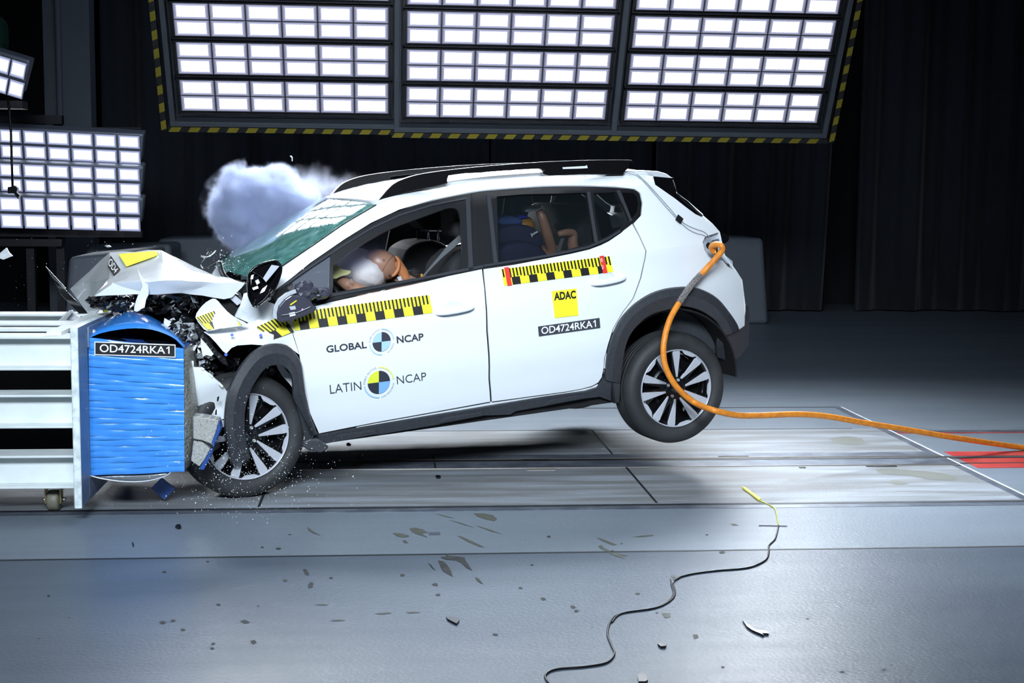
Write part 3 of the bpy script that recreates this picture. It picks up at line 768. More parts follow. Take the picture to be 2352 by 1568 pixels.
band('rear_arch_cladding', ao, ai, CLAD, car, .012, lip=.04)
panel('rear_bumper_corner', [c2([(1664, 768), (1698, 758), (1712, 748), (1714, 700), (1720, 700), (1722, 745), (1721, 793), (1702, 817), (1674, 834), (1662, 824), (1660, 795)], 1)], CLAD, car, off=.004, thick=.05, g=.06)
# --- roof skin, mirrored section by section
NEAR_ROOF = [(864, 471), (900, 454), (960, 437), (1030, 424), (1130, 411), (1240, 403), (1340, 399), (1440, 399), (1500, 404)]
def loft(name, P, m, crown, nx=10, rnd=None, thick=.01, xb=0.0, front=0.0):
    """P = car-space points on the near side, skin carried across to their mirror images"""
    bm = bmesh.new(); rows = []
    for k, p in enumerate(P):
        row = []
        for i in range(nx+1):
            t = i/nx; y = p.y+(CW-2*p.y)*t; e = 1-(2*t-1)**2; e2 = e**.6
            row.append(bm.verts.new((p.x+xb*e+front*e*max(0, 1-k/9), y, p.z+crown*e2*(1 if not front else min(1, .75+k/20)))))
        rows.append(row)
    for a, b in zip(rows, rows[1:]):
        for i in range(nx): bm.faces.new((a[i], a[i+1], b[i+1], b[i]))
    bmesh.ops.recalc_face_normals(bm, faces=bm.faces)
    o = mk(name, bm, m, car, True, smooth=True)
    md = o.modifiers.new('thick', 'SOLIDIFY'); md.thickness = thick; md.offset = 0
    return o
rp = [S_(a, b, 0) for a, b in c2(NEAR_ROOF, 3)]
loft('roof', rp, PAINTR, .045, 20, front=-.10)
# --- windscreen
wn = [S_(a, b, .002) for a, b in resamp([(864, 471), (790, 514), (720, 563), (649, 611), (600, 647)], 14)]
nx = 16; bm = bmesh.new(); rows = []
for k, p in enumerate(wn):
    row = []
    for i in range(nx+1):
        t = i/nx; e = 1-(2*t-1)**2; y = p.y+(CW-2*p.y)*t
        row.append(bm.verts.new((p.x-.10*e, y, p.z+.034*e**.6)))
    rows.append(row)
for a, b in zip(rows, rows[1:]):
    for i in range(nx): bm.faces.new((a[i], a[i+1], b[i+1], b[i]))
bmesh.ops.recalc_face_normals(bm, faces=bm.faces)
wsn = mk('windscreen', bm, WSM, car, True, smooth=True)
far_edge = [Vector((p.x, CW-p.y, p.z)) for p in wn]
bm = bmesh.new(); tube(bm, [Vector((p.x, p.y, p.z+.004)) for p in far_edge], .006, 6); mk('windscreen_seal', bm, BLK, car, True)
bm = bmesh.new(); tube(bm, [Vector((p.x, p.y-.003, p.z+.003)) for p in wn], .003, 6); mk('windscreen_seal', bm, BLK, car, True)
# --- tailgate side and glass
rr = [S_(a, b, 0) for a, b in ((1500, 404), (1545, 408), (1556, 446), (1580, 468), (1614, 496), (1636, 515), (1652, 533), (1664, 587), (1690, 622), (1704, 644), (1711, 700), (1712, 748))]
loft('tailgate', rr[4:], PAINT, 0, 10, xb=.10)
loft('rear_screen', rr[1:5], GLOSS, 0, 10, xb=.06)
bm = bmesh.new(); prism(bm, [C_(a, b, .30) for a, b in ((1440, 391), (1480, 391), (1512, 393), (1532, 399), (1545, 410), (1500, 407), (1440, 402))], (0, CW-.60, 0)); bmesh.ops.recalc_face_normals(bm, faces=bm.faces)
bevel(mk('roof_spoiler', bm, PAINTR, car, True), .006, 2)
bm = bmesh.new(); prism(bm, [C_(a, b, .255) for a, b in ((1503, 405), (1543, 409), (1548, 428), (1556, 446), (1580, 462), (1612, 494), (1600, 494), (1552, 458), (1505, 424))], (0, .06, 0)); mk('spoiler_side_fin', bm, GLOSS, car, True)
bm = bmesh.new(); tube(bm, [C_(a, b, .27) for a, b in ((1556, 445), (1580, 463), (1614, 493))], .004, 6); mk('rear_screen_edge', bm, PAINT, car, True)
box_ = bmesh.new(); c = S_(1718, 790); box(box_, 2.5, c.x-.02, .25, CW-.25, .38, .74)
bevel(mk('rear_bumper', box_, CLAD, car, True), .05, 3)
# --- tail lamp recess
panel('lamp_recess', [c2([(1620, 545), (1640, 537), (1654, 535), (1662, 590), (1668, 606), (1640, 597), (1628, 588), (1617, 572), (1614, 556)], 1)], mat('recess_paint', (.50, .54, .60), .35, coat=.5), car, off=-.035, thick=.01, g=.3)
panel('lamp_recess_grey_inset', [[(1634, 552), (1652, 548), (1658, 580), (1654, 596), (1642, 590), (1636, 578)]], mat('recess_grey', (.10, .11, .12), .5), car, off=-.03, thick=.004, g=.5)  # darker grey sheet set into the lamp recess
panel('recess_hole', [c2([(1628, 556), (1632, 563), (1628, 571), (1623, 563)], 4, True)], VOID, car, off=-.028, thick=.004, g=.5)
panel('lamp_bracket', [[(1655, 558), (1662, 562), (1665, 585), (1683, 600), (1684, 610), (1668, 603), (1658, 590)]], mat('recess_paint', ()), car, off=-.01, thick=.03, g=.3)
bm = bmesh.new(); prism(bm, [C_(a, b, .5) for a, b in c2([(1654, 536), (1668, 538), (1675, 545), (1672, 554), (1660, 559)], 2, True)], (0, .7, 0)); mk('number_plate_lamp_bar', bm, GLOSS, car, True)
# filler wires taped on the rear pillar
WIRE = mat('grey_wire', (.30, .33, .36), .5)
def swire(name, pts, r, par=None, off=.006):
    bm = bmesh.new(); tube(bm, catmull([S_(a, b, off) for a, b in pts], 5), r, 6); return mk(name, bm, WIRE, par or car, True)
w1 = [(1430, 393), (1455, 396), (1470, 405), (1488, 422), (1515, 452), (1540, 480), (1557, 500), (1575, 515), (1596, 525), (1618, 533), (1632, 548), (1637, 562)]
w2 = [(1432, 396), (1460, 402), (1482, 420), (1510, 452), (1536, 482), (1556, 503), (1578, 524), (1598, 535), (1620, 542), (1630, 556)]
swire('sensor_wire', w1, .0025); swire('sensor_wire', w2, .0025)
panel('tape_patch', [[(1558, 492), (1570, 502), (1564, 514), (1552, 504)]], BTAPE, car, off=.012, thick=.004, g=.5)

# --- roof rails
def roof_rail(mirror):
    my = (lambda p: Vector((p.x, CW-p.y, p.z))) if mirror else (lambda p: p)
    v0 = .235
    top = c2([(866, 463), (900, 425), (935, 408), (975, 398), (1040, 389), (1130, 380), (1240, 372), (1340, 368), (1444, 367), (1447, 372), (1444, 385)], 3)
    bot = c2([(1432, 398), (1430, 401), (1340, 400), (1262, 403), (1246, 396), (1240, 387), (1120, 395), (1030, 403), (1028, 421), (960, 435), (905, 450), (875, 465)], 2)
    bm = bmesh.new(); P = [C_(a, b, v0) for a, b in top+bot]
    # slot in the rear foot is added as a bright part
    prism(bm, [my(p) for p in P], (0, .045 if not mirror else -.045, 0)); bmesh.ops.recalc_face_normals(bm, faces=bm.faces)
    o = mk('roof_rail', bm, mat('rail_black', (.004, .004, .005), .28), car, True); bevel(o, .007, 3, 25)
    bm = bmesh.new(); prism(bm, [my(C_(a, b, v0-.003)) for a, b in ((1292, 384), (1345, 381), (1348, 379), (1350, 386), (1330, 387), (1293, 388))], (0, .004 if not mirror else -.004, 0)); bmesh.ops.recalc_face_normals(bm, faces=bm.faces)
    mk('rail_slot', bm, PAINT, o, True)
    return o
roof_rail(False); roof_rail(True)

# --- far side: mirrored panels
def far(name, loops, m, **k): return panel(name, loops, m, car, mirror=True, **k)
far('body_side', [[(a, b) for a, b in bs]], PAINT, g=.12)
far('window_surround', [DLOs, W_FRONT, W_TRI, W_REAR, W_REAR2], TRIM, off=.001, thick=.02, g=.15)
far('front_door', [FD], PAINT, g=.12); far('rear_door', [RD], PAINT, g=.12)
far('rear_window_glass', [W_REAR], GLASSW, off=-.016, thick=.003, g=.5)
far('sill_cladding', [ROCK_T+[(1424, 850)]+ROCK_B], CLAD, off=.012, thick=.04, g=.15)
band('rear_arch_cladding', ao, ai, CLAD, car, .012, lip=.04, mirror=True)
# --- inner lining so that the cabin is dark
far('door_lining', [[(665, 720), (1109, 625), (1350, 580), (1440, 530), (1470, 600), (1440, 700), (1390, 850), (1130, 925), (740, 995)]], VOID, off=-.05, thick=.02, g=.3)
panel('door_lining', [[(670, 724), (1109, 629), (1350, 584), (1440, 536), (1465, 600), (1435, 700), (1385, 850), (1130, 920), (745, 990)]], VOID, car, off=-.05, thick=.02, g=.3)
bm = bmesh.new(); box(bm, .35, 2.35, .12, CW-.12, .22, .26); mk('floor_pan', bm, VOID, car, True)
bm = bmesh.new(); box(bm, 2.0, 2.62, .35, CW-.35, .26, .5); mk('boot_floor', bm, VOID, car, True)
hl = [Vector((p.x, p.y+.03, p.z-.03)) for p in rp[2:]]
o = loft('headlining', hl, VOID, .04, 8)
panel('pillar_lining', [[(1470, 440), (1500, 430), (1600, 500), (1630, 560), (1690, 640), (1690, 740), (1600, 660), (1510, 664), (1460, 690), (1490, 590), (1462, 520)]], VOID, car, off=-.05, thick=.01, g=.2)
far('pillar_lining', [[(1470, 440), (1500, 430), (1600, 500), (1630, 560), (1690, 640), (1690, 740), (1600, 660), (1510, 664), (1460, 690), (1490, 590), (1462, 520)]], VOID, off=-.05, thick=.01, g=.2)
# wheel houses
RWC = Vector((0, 0, 0)); rc_ = C_(1558, 893, .02); RWC = Vector((rc_.x, .02, rc_.z))
fwp = _O + ray(570, 1003)*((.326-CH)/ray(570, 1003).z)
def arch_liner(c, R, v0, v1, name='wheel_house'):
    bm = bmesh.new(); n = 28; A = []; B = []
    for k in range(n+1):
        a = rad(-6)+rad(200)*k/n; x, z = c.x+R*math.cos(a), c.z+.06+R*math.sin(a)
        A.append(bm.verts.new((x, v0, z))); B.append(bm.verts.new((x, v1, z)))
    for k in range(n): bm.faces.new((A[k], A[k+1], B[k+1], B[k]))
    bm.faces.new(B[::-1]); o = mk(name, bm, VOID, car, True); md = o.modifiers.new('t', 'SOLIDIFY'); md.thickness = .01; md.offset = 0
arch_liner(RWC, .40, .05, .62); arch_liner(RWC, .40, CW-.05, CW-.62)

# --- wheels
def wheel(center_car, yaw, tilt, rot0, mirror=False):
    """axis along local -y = outward"""
    M = Matrix.Translation(center_car) @ Matrix.Rotation(yaw, 4, 'Z') @ Matrix.Rotation(tilt, 4, 'X')
    if mirror: M = M @ Matrix.Rotation(PI, 4, 'Z')
    e = bpy.data.objects.new('wheel', None); link(e, car, CARM @ M); e.matrix_local = M
    def add(name, bm, m, smooth=False):
        bm.transform(CARM @ M); return mk(name, bm, m, e, False, smooth=smooth)
    RT, WD = .326, .205
    prof = []                                        # tyre section, y from outer face (0) to inner
    sec = [(.226, .018), (.236, .004), (.262, -.006), (.285, -.005), (.303, .004), (.315, .018), (.3225, .034)]
    prof += sec
    for g in (.060, .092, .124, .156):
        prof += [(RT, g-.012), (RT, g-.004), (RT-.008, g-.003), (RT-.008, g+.003), (RT, g+.004)]
    prof += [(RT, .168), (.3225, .176), (.315, .190), (.300, .204), (.262, .212), (.236, .206), (.226, .190)]
    bm = bmesh.new(); lathe(bm, prof, 96, closed=True)
    # shoulder blocks
    for k in range(60):
        a = 2*PI*k/60
        box(bm, -.0045, .0045, .016, .044, RT-.022, RT-.0125, 0, Matrix.Rotation(a, 4, 'Y'))
    add('tyre', bm, RUB)
    bm = bmesh.new(); lathe(bm, [(.226, .190), (.205, .180), (.200, .10), (.205, .03), (.214, .020)], 64); lathe(bm, [(.04, .085), (.2, .11)], 48)
    add('rim_barrel', bm, mat('rim_black', (.006, .006, .007), .12, coat=.8))
    bm = bmesh.new(); lathe(bm, [(.219, .022), (.2215, .010), (.2245, .006), (.2275, .010), (.228, .02)], 80); 
    # machined scallops behind the lip
    for k in range(5):
        for s in (-1, 1):
            pass
        a0 = rot0+k*2*PI/5+PI/5
        pts = []
        for j in range(9):
            a = a0+rad(-13+26*j/8); pts.append((a, .221))
        inner = [(a0+rad(9), .208), (a0+rad(6), .203), (a0-rad(6), .203), (a0-rad(9), .208)]
        vs = [bm.verts.new((r*math.sin(a), .012, r*math.cos(a))) for a, r in pts+inner]; bm.faces.new(vs)
    add('rim_lip', bm, ALU)
    SP = mat('rim_black', ())
    bm = bmesh.new()
    for k in range(5):                               # black spoke bodies
        for s in (-1, 1):
            a = rot0+k*2*PI/5+s*rad(14)
            R_ = Matrix.Rotation(a, 4, 'Y')
            P = [(-.024*s-.006, .052), (-.020, .10), (-.027, .214), (.027, .214), (.020, .10), (.024-.0, .052)]
            prism(bm, [R_ @ Vector((x, .026, z)) for x, z in P], (0, .045, 0), 0)
    prism(bm, [Vector((.066*math.sin(2*PI*k/30), .030, .066*math.cos(2*PI*k/30))) for k in range(30)], (0, .05, 0), 0)
    bmesh.ops.recalc_face_normals(bm, faces=bm.faces); bevel(add('spoke_set', bm, SP), .004, 2)
    for k in range(5):                               # ten machined spoke faces
        for s in (-1, 1):
            a = rot0+k*2*PI/5+s*rad(14); R_ = Matrix.Rotation(a, 4, 'Y'); bm = bmesh.new()
            P = [(s*.010-.005, .064), (s*.002-.0245, .204), (s*.002-.022, .219), (s*.002+.022, .219), (s*.002+.0245, .204), (s*.010+.005, .064)]
            prism(bm, [R_ @ Vector((x, .016+.010*(1-z/.22), z)) for x, z in P], (0, .016, 0), 0); bmesh.ops.recalc_face_normals(bm, faces=bm.faces)
            bevel(add('spoke_face', bm, ALU), .002, 1)
    bm = bmesh.new(); lathe(bm, [(0.0005, .022), (.024, .022), (.028, .027), (.028, .04)], 32); add('hub_cap', bm, SP)
    bm = bmesh.new()                                 # diamond emblem on the cap
    for r0, r1 in ((.019, .0155), (.012, .0095)):
        o_ = [bm.verts.new((x*r0, .0215, z*r0*1.25)) for x, z in ((0, 1), (.72, 0), (0, -1), (-.72, 0))]; i_ = [bm.verts.new((x*r1, .0215, z*r1*1.22)) for x, z in ((0, 1), (.72, 0), (0, -1), (-.72, 0))]
        for q in range(4): bm.faces.new((o_[q], o_[(q+1) % 4], i_[(q+1) % 4], i_[q]))
    add('hub_emblem', bm, mat('emblem_grey', (.25, .26, .28), .3, metal=.8))
    for k in range(4):
        a = rot0+rad(36)+k*PI/2; bm = bmesh.new(); c = Vector((.05*math.sin(a), 0, .05*math.cos(a)))
        lathe(bm, [(.0005, .024), (.005, .022), (.008, .020), (.010, .024), (.010, .036)], 12, M=Matrix.Translation(c)); add('wheel_bolt', bm, GREYM)
    bm = bmesh.new(); lathe(bm, [(.03, .095), (.12, .095), (.12, .105), (.03, .105)], 40, closed=True); add('brake_disc', bm, mat('dark_disc', (.07, .075, .08), .4, metal=.6))
    return e
wheel(RWC+Vector((0, .012, 0)), rad(1), 0, rad(-12+2))
fc = CARI @ fwp
fwheel = wheel(Vector((fc.x, fc.y, fc.z)), rad(10), rad(0), rad(2))
wheel(Vector((RWC.x-.0, CW-.03, RWC.z-.02)), 0, 0, 0, True)
wheel(Vector((.10, CW-.05, .335)), rad(3), 0, .3, True)
# axle and underbody between the wheels
bm = bmesh.new(); tube(bm, [(RWC.x, .2, RWC.z), (RWC.x, CW-.2, RWC.z)], .035, 12); mk('rear_axle', bm, BLK, car, True)

# ================================================================== CRUSHED FRONT OF THE CAR
def rayplane(px, py, n, d):
    dr = CARI.to_3x3() @ ray(px, py); return _LO + dr*((d-_LO.dot(n))/dr.dot(n))
def mkplane(a, b, c, off=0):
    n = (b-a).cross(c-a).normalized()
    if n.y > 0: n = -n
    d = a.dot(n); return lambda px, py, o=0.0: rayplane(px, py, n, d+off+o)
# bonnet: folded sheet
V = {'a': (218, 679, .20), 'b': (342, 675, .10), 'c': (416, 672, .09), 'd': (514, 686, .09), 'e': (532, 682, .10), 'f': (561, 653, .14),
     'g': (497, 638, .85), 'h': (407, 594, .85), 'i': (369, 575, .80), 'k1': (262, 652, .16), 'k2': (342, 646, .05), 'k3': (416, 644, .03), 'k4': (500, 650, .06),
     'n1': (300, 640, .17), 'n2': (380, 610, .40), 'n3': (440, 625, .42), 'f2': (530, 640, .42)}
P3 = {k: C_(*q) for k, q in V.items()}
A2, B2, K2 = C_(253, 581, 1.05), P3['i'], C_(253, 640, .42)
PF = mkplane(A2, B2, K2)
P3.update({'l': A2, 'p': PF(290, 614), 'j': PF(360, 588), 'k': K2, 'm': C_(162, 663, 1.25), 'n': C_(211, 730, .9), 'o': C_(240, 700, .6), 'q': C_(205, 650, .95)})
for k_, z_ in (('i', .0), ('h', .0), ('g', .0), ('f2', 0)): P3[k_+'F'] = Vector((P3[k_].x+.04, 1.55, P3[k_].z-.12))
FC = ['a k1 k', 'k1 n1 p k', 'a b k2 k1', 'k1 k2 n1', 'k2 n2 n1', 'n1 n2 p', 'n2 j p', 'b c k3 k2', 'k2 k3 n2', 'k3 n3 n2', 'n2 i j', 'n2 n3 h i', 'c d k4 k3', 'k3 k4 n3',
      'd e k4', 'e f k4', 'k4 f f2', 'k4 f2 n3', 'n3 f2 g h', 'l i j p k', 'l k q', 'l q m', 'k a o', 'k o q', 'q o n m', 'i h hF iF', 'h g gF hF', 'g f2 f2F gF']
bm = bmesh.new(); VV = {k: bm.verts.new(p) for k, p in P3.items()}
for f in FC: bm.faces.new([VV[k] for k in f.split()])
bmesh.ops.recalc_face_normals(bm, faces=bm.faces)
bmesh.ops.triangulate(bm, faces=bm.faces)
bmesh.ops.subdivide_edges(bm, edges=bm.edges[:], cuts=3, use_grid_fill=True)
for v in bm.verts: v.co.y += .007*noise.noise(v.co*9); v.co.z += .006*noise.noise(v.co*13)
bon = mk('bonnet', bm, PAINT, car, True, smooth=True)
md = bon.modifiers.new('t', 'SOLIDIFY'); md.thickness = .008; md.offset = 0
md = bon.modifiers.new('e', 'EDGE_SPLIT'); md.split_angle = rad(22)
def sticker(par, quads, P, mats, name, texts=()):
    bm = bmesh.new()
    for q, mi in quads: qplate(bm, q, P, mi)
    for t in texts: lettering(bm, t[0], t[1], t[2], bold=t[3], mi=t[4])
    return mk(name, bm, mats, par, True)
PFo = mkplane(A2, B2, K2, .013); PFt = mkplane(A2, B2, K2, .0145)
bm = bmesh.new(); bm.faces.new([bm.verts.new(PFo(a, b)) for a, b in ((272, 583), (356, 576), (364, 583), (358, 588), (291, 612))]); mk('yellow_marker', bm, YEL, bon, True)
sticker(bon, [([(254, 586), (277, 619), (262, 633), (247, 612)], 0)], PFo, [BTAPE, WHT], 'test_code_strip', [('OD4', [(254, 591), (272, 618), (263, 628), (248, 607)], PFt, 0.0, 1)])
slab('bonnet_tear', [(288, 652), (284, 660), (288, 668), (292, 662), (293, 655)], .145, .004, VOID, bon, 0)

# curled front wing with test tape
def flapfn(x, z): return 0
wing = panel('front_wing', [c2([(468, 762), (500, 753), (540, 748), (569, 745)], 2)+[(575, 743), (557, 735), (543, 729), (551, 704), (559, 674), (575, 668), (600, 688), (628, 697), (663, 716), (671, 762), (687, 814), (674, 804), (655, 795), (628, 790), (609, 792), (577, 790), (545, 793), (532, 799), (520, 812), (512, 806), (497, 788), (482, 772)]],
             PAINT, car, off=.012, g=.05, fn=lambda x, z: .030*noise.noise(Vector((x*7, 1, z*9)))+.045*math.exp(-((x-.02)/.09)**2-((z-.93)/.05)**2))
flap = panel('wing_flap', [c2([(450, 729), (458, 711), (472, 694), (487, 686), (500, 692), (522, 716), (545, 731), (570, 745), (540, 749), (504, 753), (476, 760), (462, 748)], 2, True)],
             PAINT, car, off=.05, g=.04, fn=lambda x, z: .03*math.sin(x*16)+.012*noise.noise(Vector((x*11, 3, z*11))))
panel('wing_lower_tear', [[(461, 776), (476, 793), (491, 813), (485, 818), (474, 815), (466, 819), (462, 800)]], TORN, car, off=.06, g=.06)
# white bumper skin torn open
bmp = panel('bumper_skin', [c2([(435, 826), (443, 827), (443, 841), (461, 842), (478, 855), (500, 875), (517, 893), (525, 904), (522, 930), (518, 963), (504, 965), (490, 962), (476, 958), (461, 950), (454, 925), (444, 896), (437, 860)], 1)], PAINT, car, off=.05, g=.05,
            fn=lambda x, z: .03*math.sin(z*14+1)+.015*noise.noise(Vector((x*9, 5, z*9))))
for k, q in enumerate(([(499, 912), (504, 910), (502, 920), (498, 922)], [(495, 942), (498, 940), (498, 952), (494, 953)])): panel('clip_hole', [q], VOID, bmp, off=.085, thick=.003, g=.5)
for q in ([(462, 842), (470, 846), (468, 851), (462, 848)], [(480, 855), (490, 864), (487, 868), (479, 861)], [(503, 876), (513, 886), (510, 890), (502, 882)]): panel('mounting_tab', [q], TORN, bmp, off=.085, thick=.004, g=.5)
# drooping front arch cladding
co = c2([(534, 1068), (524, 1035), (517, 986), (517, 950), (524, 901), (541, 860), (570, 819), (599, 797), (628, 790), (658, 793), (677, 809), (691, 833), (696, 865), (700, 896), (708, 945), (728, 996)], 3)
ci = c2([(575, 1052), (566, 1022), (561, 985), (563, 938), (575, 896), (590, 869), (609, 845), (626, 838), (645, 838), (662, 848), (672, 867), (674, 890), (676, 914), (688, 938), (702, 965), (718, 1003)], 3)
band('front_arch_cladding', resamp(co, 46), resamp(ci, 46), CLAD, car, .04, lip=.03, offs=lambda t: .15-.11*min(1, t*1.6))
panel('splash_guard', [[(676, 914), (700, 962), (720, 1003), (732, 1001), (756, 1016), (735, 1022), (705, 1018), (698, 1000), (690, 960)]], CLAD, car, off=.0, thick=.03, g=.1)
slab('cladding_end_piece', [(699, 1013), (713, 1008), (733, 1010), (756, 1025), (752, 1032), (738, 1040), (711, 1034), (696, 1027)], -.06, .05, CLAD, car, .008)
slab('inner_wing_edge', [(634, 836), (652, 842), (668, 862), (674, 893), (664, 880), (650, 865), (640, 850)], .16, .01, PAINT, car, .002)
arch_liner(Vector((.05, 0, .40)), .43, .10, .60)
# gap parts under the mirror
slab('hinge_post', [(532, 668), (548, 680), (556, 700), (543, 729), (520, 716), (500, 692), (530, 684)], .16, .05, VOID, car, .004)
slab('hinge_arm', [(524, 682), (538, 676), (559, 693), (545, 702)], .12, .02, ALU, car, .003)
slab('cowl_panel', [(545, 655), (566, 650), (572, 668), (560, 676), (545, 668)], .18, .3, BLK, car, .004)
# engine bay: crumpled dark mass, built as several lumps
def lump(name, c, r, m, seed, par=car, amp=.35, sub=4, fr=1.0):
    bm = bmesh.new(); bmesh.ops.create_icosphere(bm, subdivisions=sub, radius=1)
    for v in bm.verts:
        n = v.co.copy(); q = n*2.1*fr+Vector((seed, seed*2.3, 0))
        d = 1+amp*noise.noise(q)+amp*.6*noise.noise(q*2.7)+amp*.4*abs(noise.noise(q*6.1))
        v.co = Vector((n.x*r[0], n.y*r[1], n.z*r[2]))*d+c
    return mk(name, bm, m, par, True)
CRM = mat('crushed_black_plastic', (.010, .010, .013), .3, coat=.3, bump=(40, .8))
lump('crushed_engine', C_(420, 705, .75), (.30, .42, .085), CRM, 1, amp=.5)
lump('crushed_engine', C_(320, 700, .70), (.16, .42, .05), CRM, 2, amp=.5)
lump('crushed_radiator', C_(485, 780, .62), (.15, .36, .18), CRM, 3, amp=.5)
lump('crushed_radiator', C_(480, 880, .60), (.12, .36, .15), CRM, 4, amp=.5)
lump('suspension_strut', C_(560, 850, .50), (.17, .22, .15), CRM, 5, amp=.4)
slab('front_crossmember', [(420, 742), (447, 741), (455, 770), (458, 790), (430, 792), (420, 772)], .22, .04, GREYM, car, .004)
for q in ((433, 768), (428, 748)):
    bm = bmesh.new(); c = C_(*q, .215); lathe(bm, [(.0005, -.008), (.007, -.006), (.009, 0)], 12, M=Matrix.Translation(c)); mk('bolt', bm, ALU, car, True)
slab('wiring_loom', [(447, 745), (456, 742), (462, 756), (474, 770), (488, 790), (500, 806), (520, 822), (527, 842), (512, 836), (494, 818), (476, 800), (460, 778), (450, 762)], .05, .05, CRM, car, .008)
for q in ((505, 761), (532, 770), (600, 771), (519, 813), (557, 934-160)):
    pass
for q in ((533, 769), (599, 770), (519, 814), (583, 1129-300)):
    if q[1] > 820: continue
    panel('blue_clip', [c2([(q[0]-4, q[1]), (q[0], q[1]-4), (q[0]+4, q[1]), (q[0], q[1]+4)], 3, True)], mat('blue_clip', (.10, .16, .62), .4), car, off=.06, thick=.004, g=.5)
# black trim folded up beside the bonnet and the torn lamp
slab('grille_strip', [(104, 610), (112, 620), (150, 664), (206, 722), (222, 734), (205, 736), (190, 728), (163, 702), (140, 676), (126, 648)], 1.15, .05, GLOSS, car, .004)
slab('grille_strip_highlight', [(104, 610), (114, 621), (152, 662), (148, 664), (118, 634)], 1.14, .008, CHR, car, .001)  # chrome sliver standing in for the highlight along the black strip
slab('lamp_bracket_shard', [(155, 735), (158, 716), (166, 711), (176, 722), (194, 735)], 1.0, .02, ALU, car, .003)
slab('torn_strut', [(132, 738), (160, 712), (168, 716), (150, 738)], .95, .02, GREYM, car, .003)
lump('crushed_lamp', C_(232, 692, .30), (.065, .10, .035), CRM, 7, amp=.5, sub=3)
slab('lamp_yellow_edge', [(235, 710), (248, 712), (246, 717), (236, 716)], .30, .004, YEL, car, 0)
slab('torn_inner_panel', c2([(315, 616), (324, 634), (335, 645), (341, 660), (341, 678), (330, 696), (322, 713), (308, 714), (312, 692), (320, 672), (327, 658), (322, 642), (318, 630)], 2, True), .06, .012, TORN, car, .002)
slab('torn_lining', [(324, 688), (336, 686), (332, 706), (318, 712)], .055, .006, WHT, car, 0)
slab('torn_steel', [(378, 730), (388, 736), (395, 731), (396, 745), (391, 754), (380, 752), (376, 742)], .15, .012, TORN, car, .002)
slab('torn_steel', [(400, 742), (418, 734), (421, 756), (404, 778), (396, 764)], .2, .012, GREYM, car, .002)
# wiper and cowl chrome sticking up
bm = bmesh.new(); tube(bm, catmull([C_(a, b, 1.2) for a, b in ((466, 616), (462, 608), (470, 593))], 5), .004, 6); mk('wiper_arm', bm, CHR, car, True)
bm = bmesh.new(); tube(bm, catmull([C_(a, b, 1.15) for a, b in ((462, 588), (474, 590), (486, 585), (496, 575))], 5), .006, 6); prism(bm, [C_(a, b, 1.15) for a, b in ((474, 584), (479, 577), (484, 580), (482, 587))], (0, .01, 0)); mk('wiper_pivot', bm, CHR, car, True)
bm = bmesh.new(); tube(bm, catmull([C_(a, b, .8) for a, b in ((470, 618), (490, 606), (505, 597))], 4), .007, 6); mk('wiper_blade', bm, BLK, car, True)
bm = bmesh.new(); tube(bm, catmull([C_(a, b, .5) for a, b in ((503, 600), (508, 622), (520, 640), (545, 652), (566, 654))], 4), .016, 8); mk('windscreen_lower_seal', bm, CRM, car, True)

# ================================================================== TAPES AND LETTERING ON THE CAR
def scale_tape(par, quads, name='scale_tape', off=.004, red=False, base=S_):
    bm = bmesh.new()
    for q, blocks, ticks in quads:
        P0 = lambda a, b: base(a, b, off); P1 = lambda a, b: base(a, b, off+.0012)
        qplate(bm, q, P0, 0, 24, 3)
        def sub(u0, u1, w0, w1, mi, P=P1, n=2):
            qq = [tuple(quadmap(q, u, w)) for u, w in ((u0, w1), (u1, w1), (u1, w0), (u0, w0))]; qplate(bm, qq, P, mi, n, 1)
        for u0, u1 in blocks: sub(u0, u1, 0, .46, 1)
        for u0, u1, w0 in ticks: sub(u0, u1, w0, 1, 1)
        if red:
            for u0 in (.030, .905):
                P2 = lambda a, b: base(a, b, off+.003)
                sub(u0, u0+.042, -.03, 1.08, 2, P2)
    return mk(name, bm, [YEL, BTAPE, RED], par, True)
def ticks(u0, du, n, w=.46, base=.5): return [(u0+du*i, u0+du*i+du*w, .44 if i % 5 in (1, 2, 3) else base) for i in range(n)]
tp = scale_tape(rear_door, [([(1151, 618), (1401, 588), (1409, 624), (1158, 656)], [(.080+.157*k, .155+.157*k) for k in range(6)], ticks(.006, .0314, 32))], red=True)
bm = bmesh.new(); lettering(bm, '* *', [(1382, 618), (1379, 592), (1384, 592), (1387, 618)], lambda a, b: S_(a, b, .008)); mk('red_mark_lettering', bm, WHT, tp, True)
scale_tape(front_door, [([(669, 718), (986, 677), (994, 718), (677, 759)], [(.863-.137*k, .932-.137*k) for k in range(7)], ticks(.013, .0274, 36))])
scale_tape(wing, [([(588, 751), (652, 722), (676, 760), (629, 780)], [(.0, .40), (.82, .98)], ticks(.02, .125, 8))], off=.018)
scale_tape(flap, [([(450, 729), (504, 709), (522, 750), (477, 757)], [(.30, .62)], ticks(.03, .115, 8)), ([(505, 709), (520, 714), (540, 748), (524, 750)], [(.0, 1)], [(.05, .3, .4), (.5, .75, .4)]), ([(524, 716), (536, 728), (556, 746), (541, 748)], [], [(.9, 1.0, .0)])], off=.068)
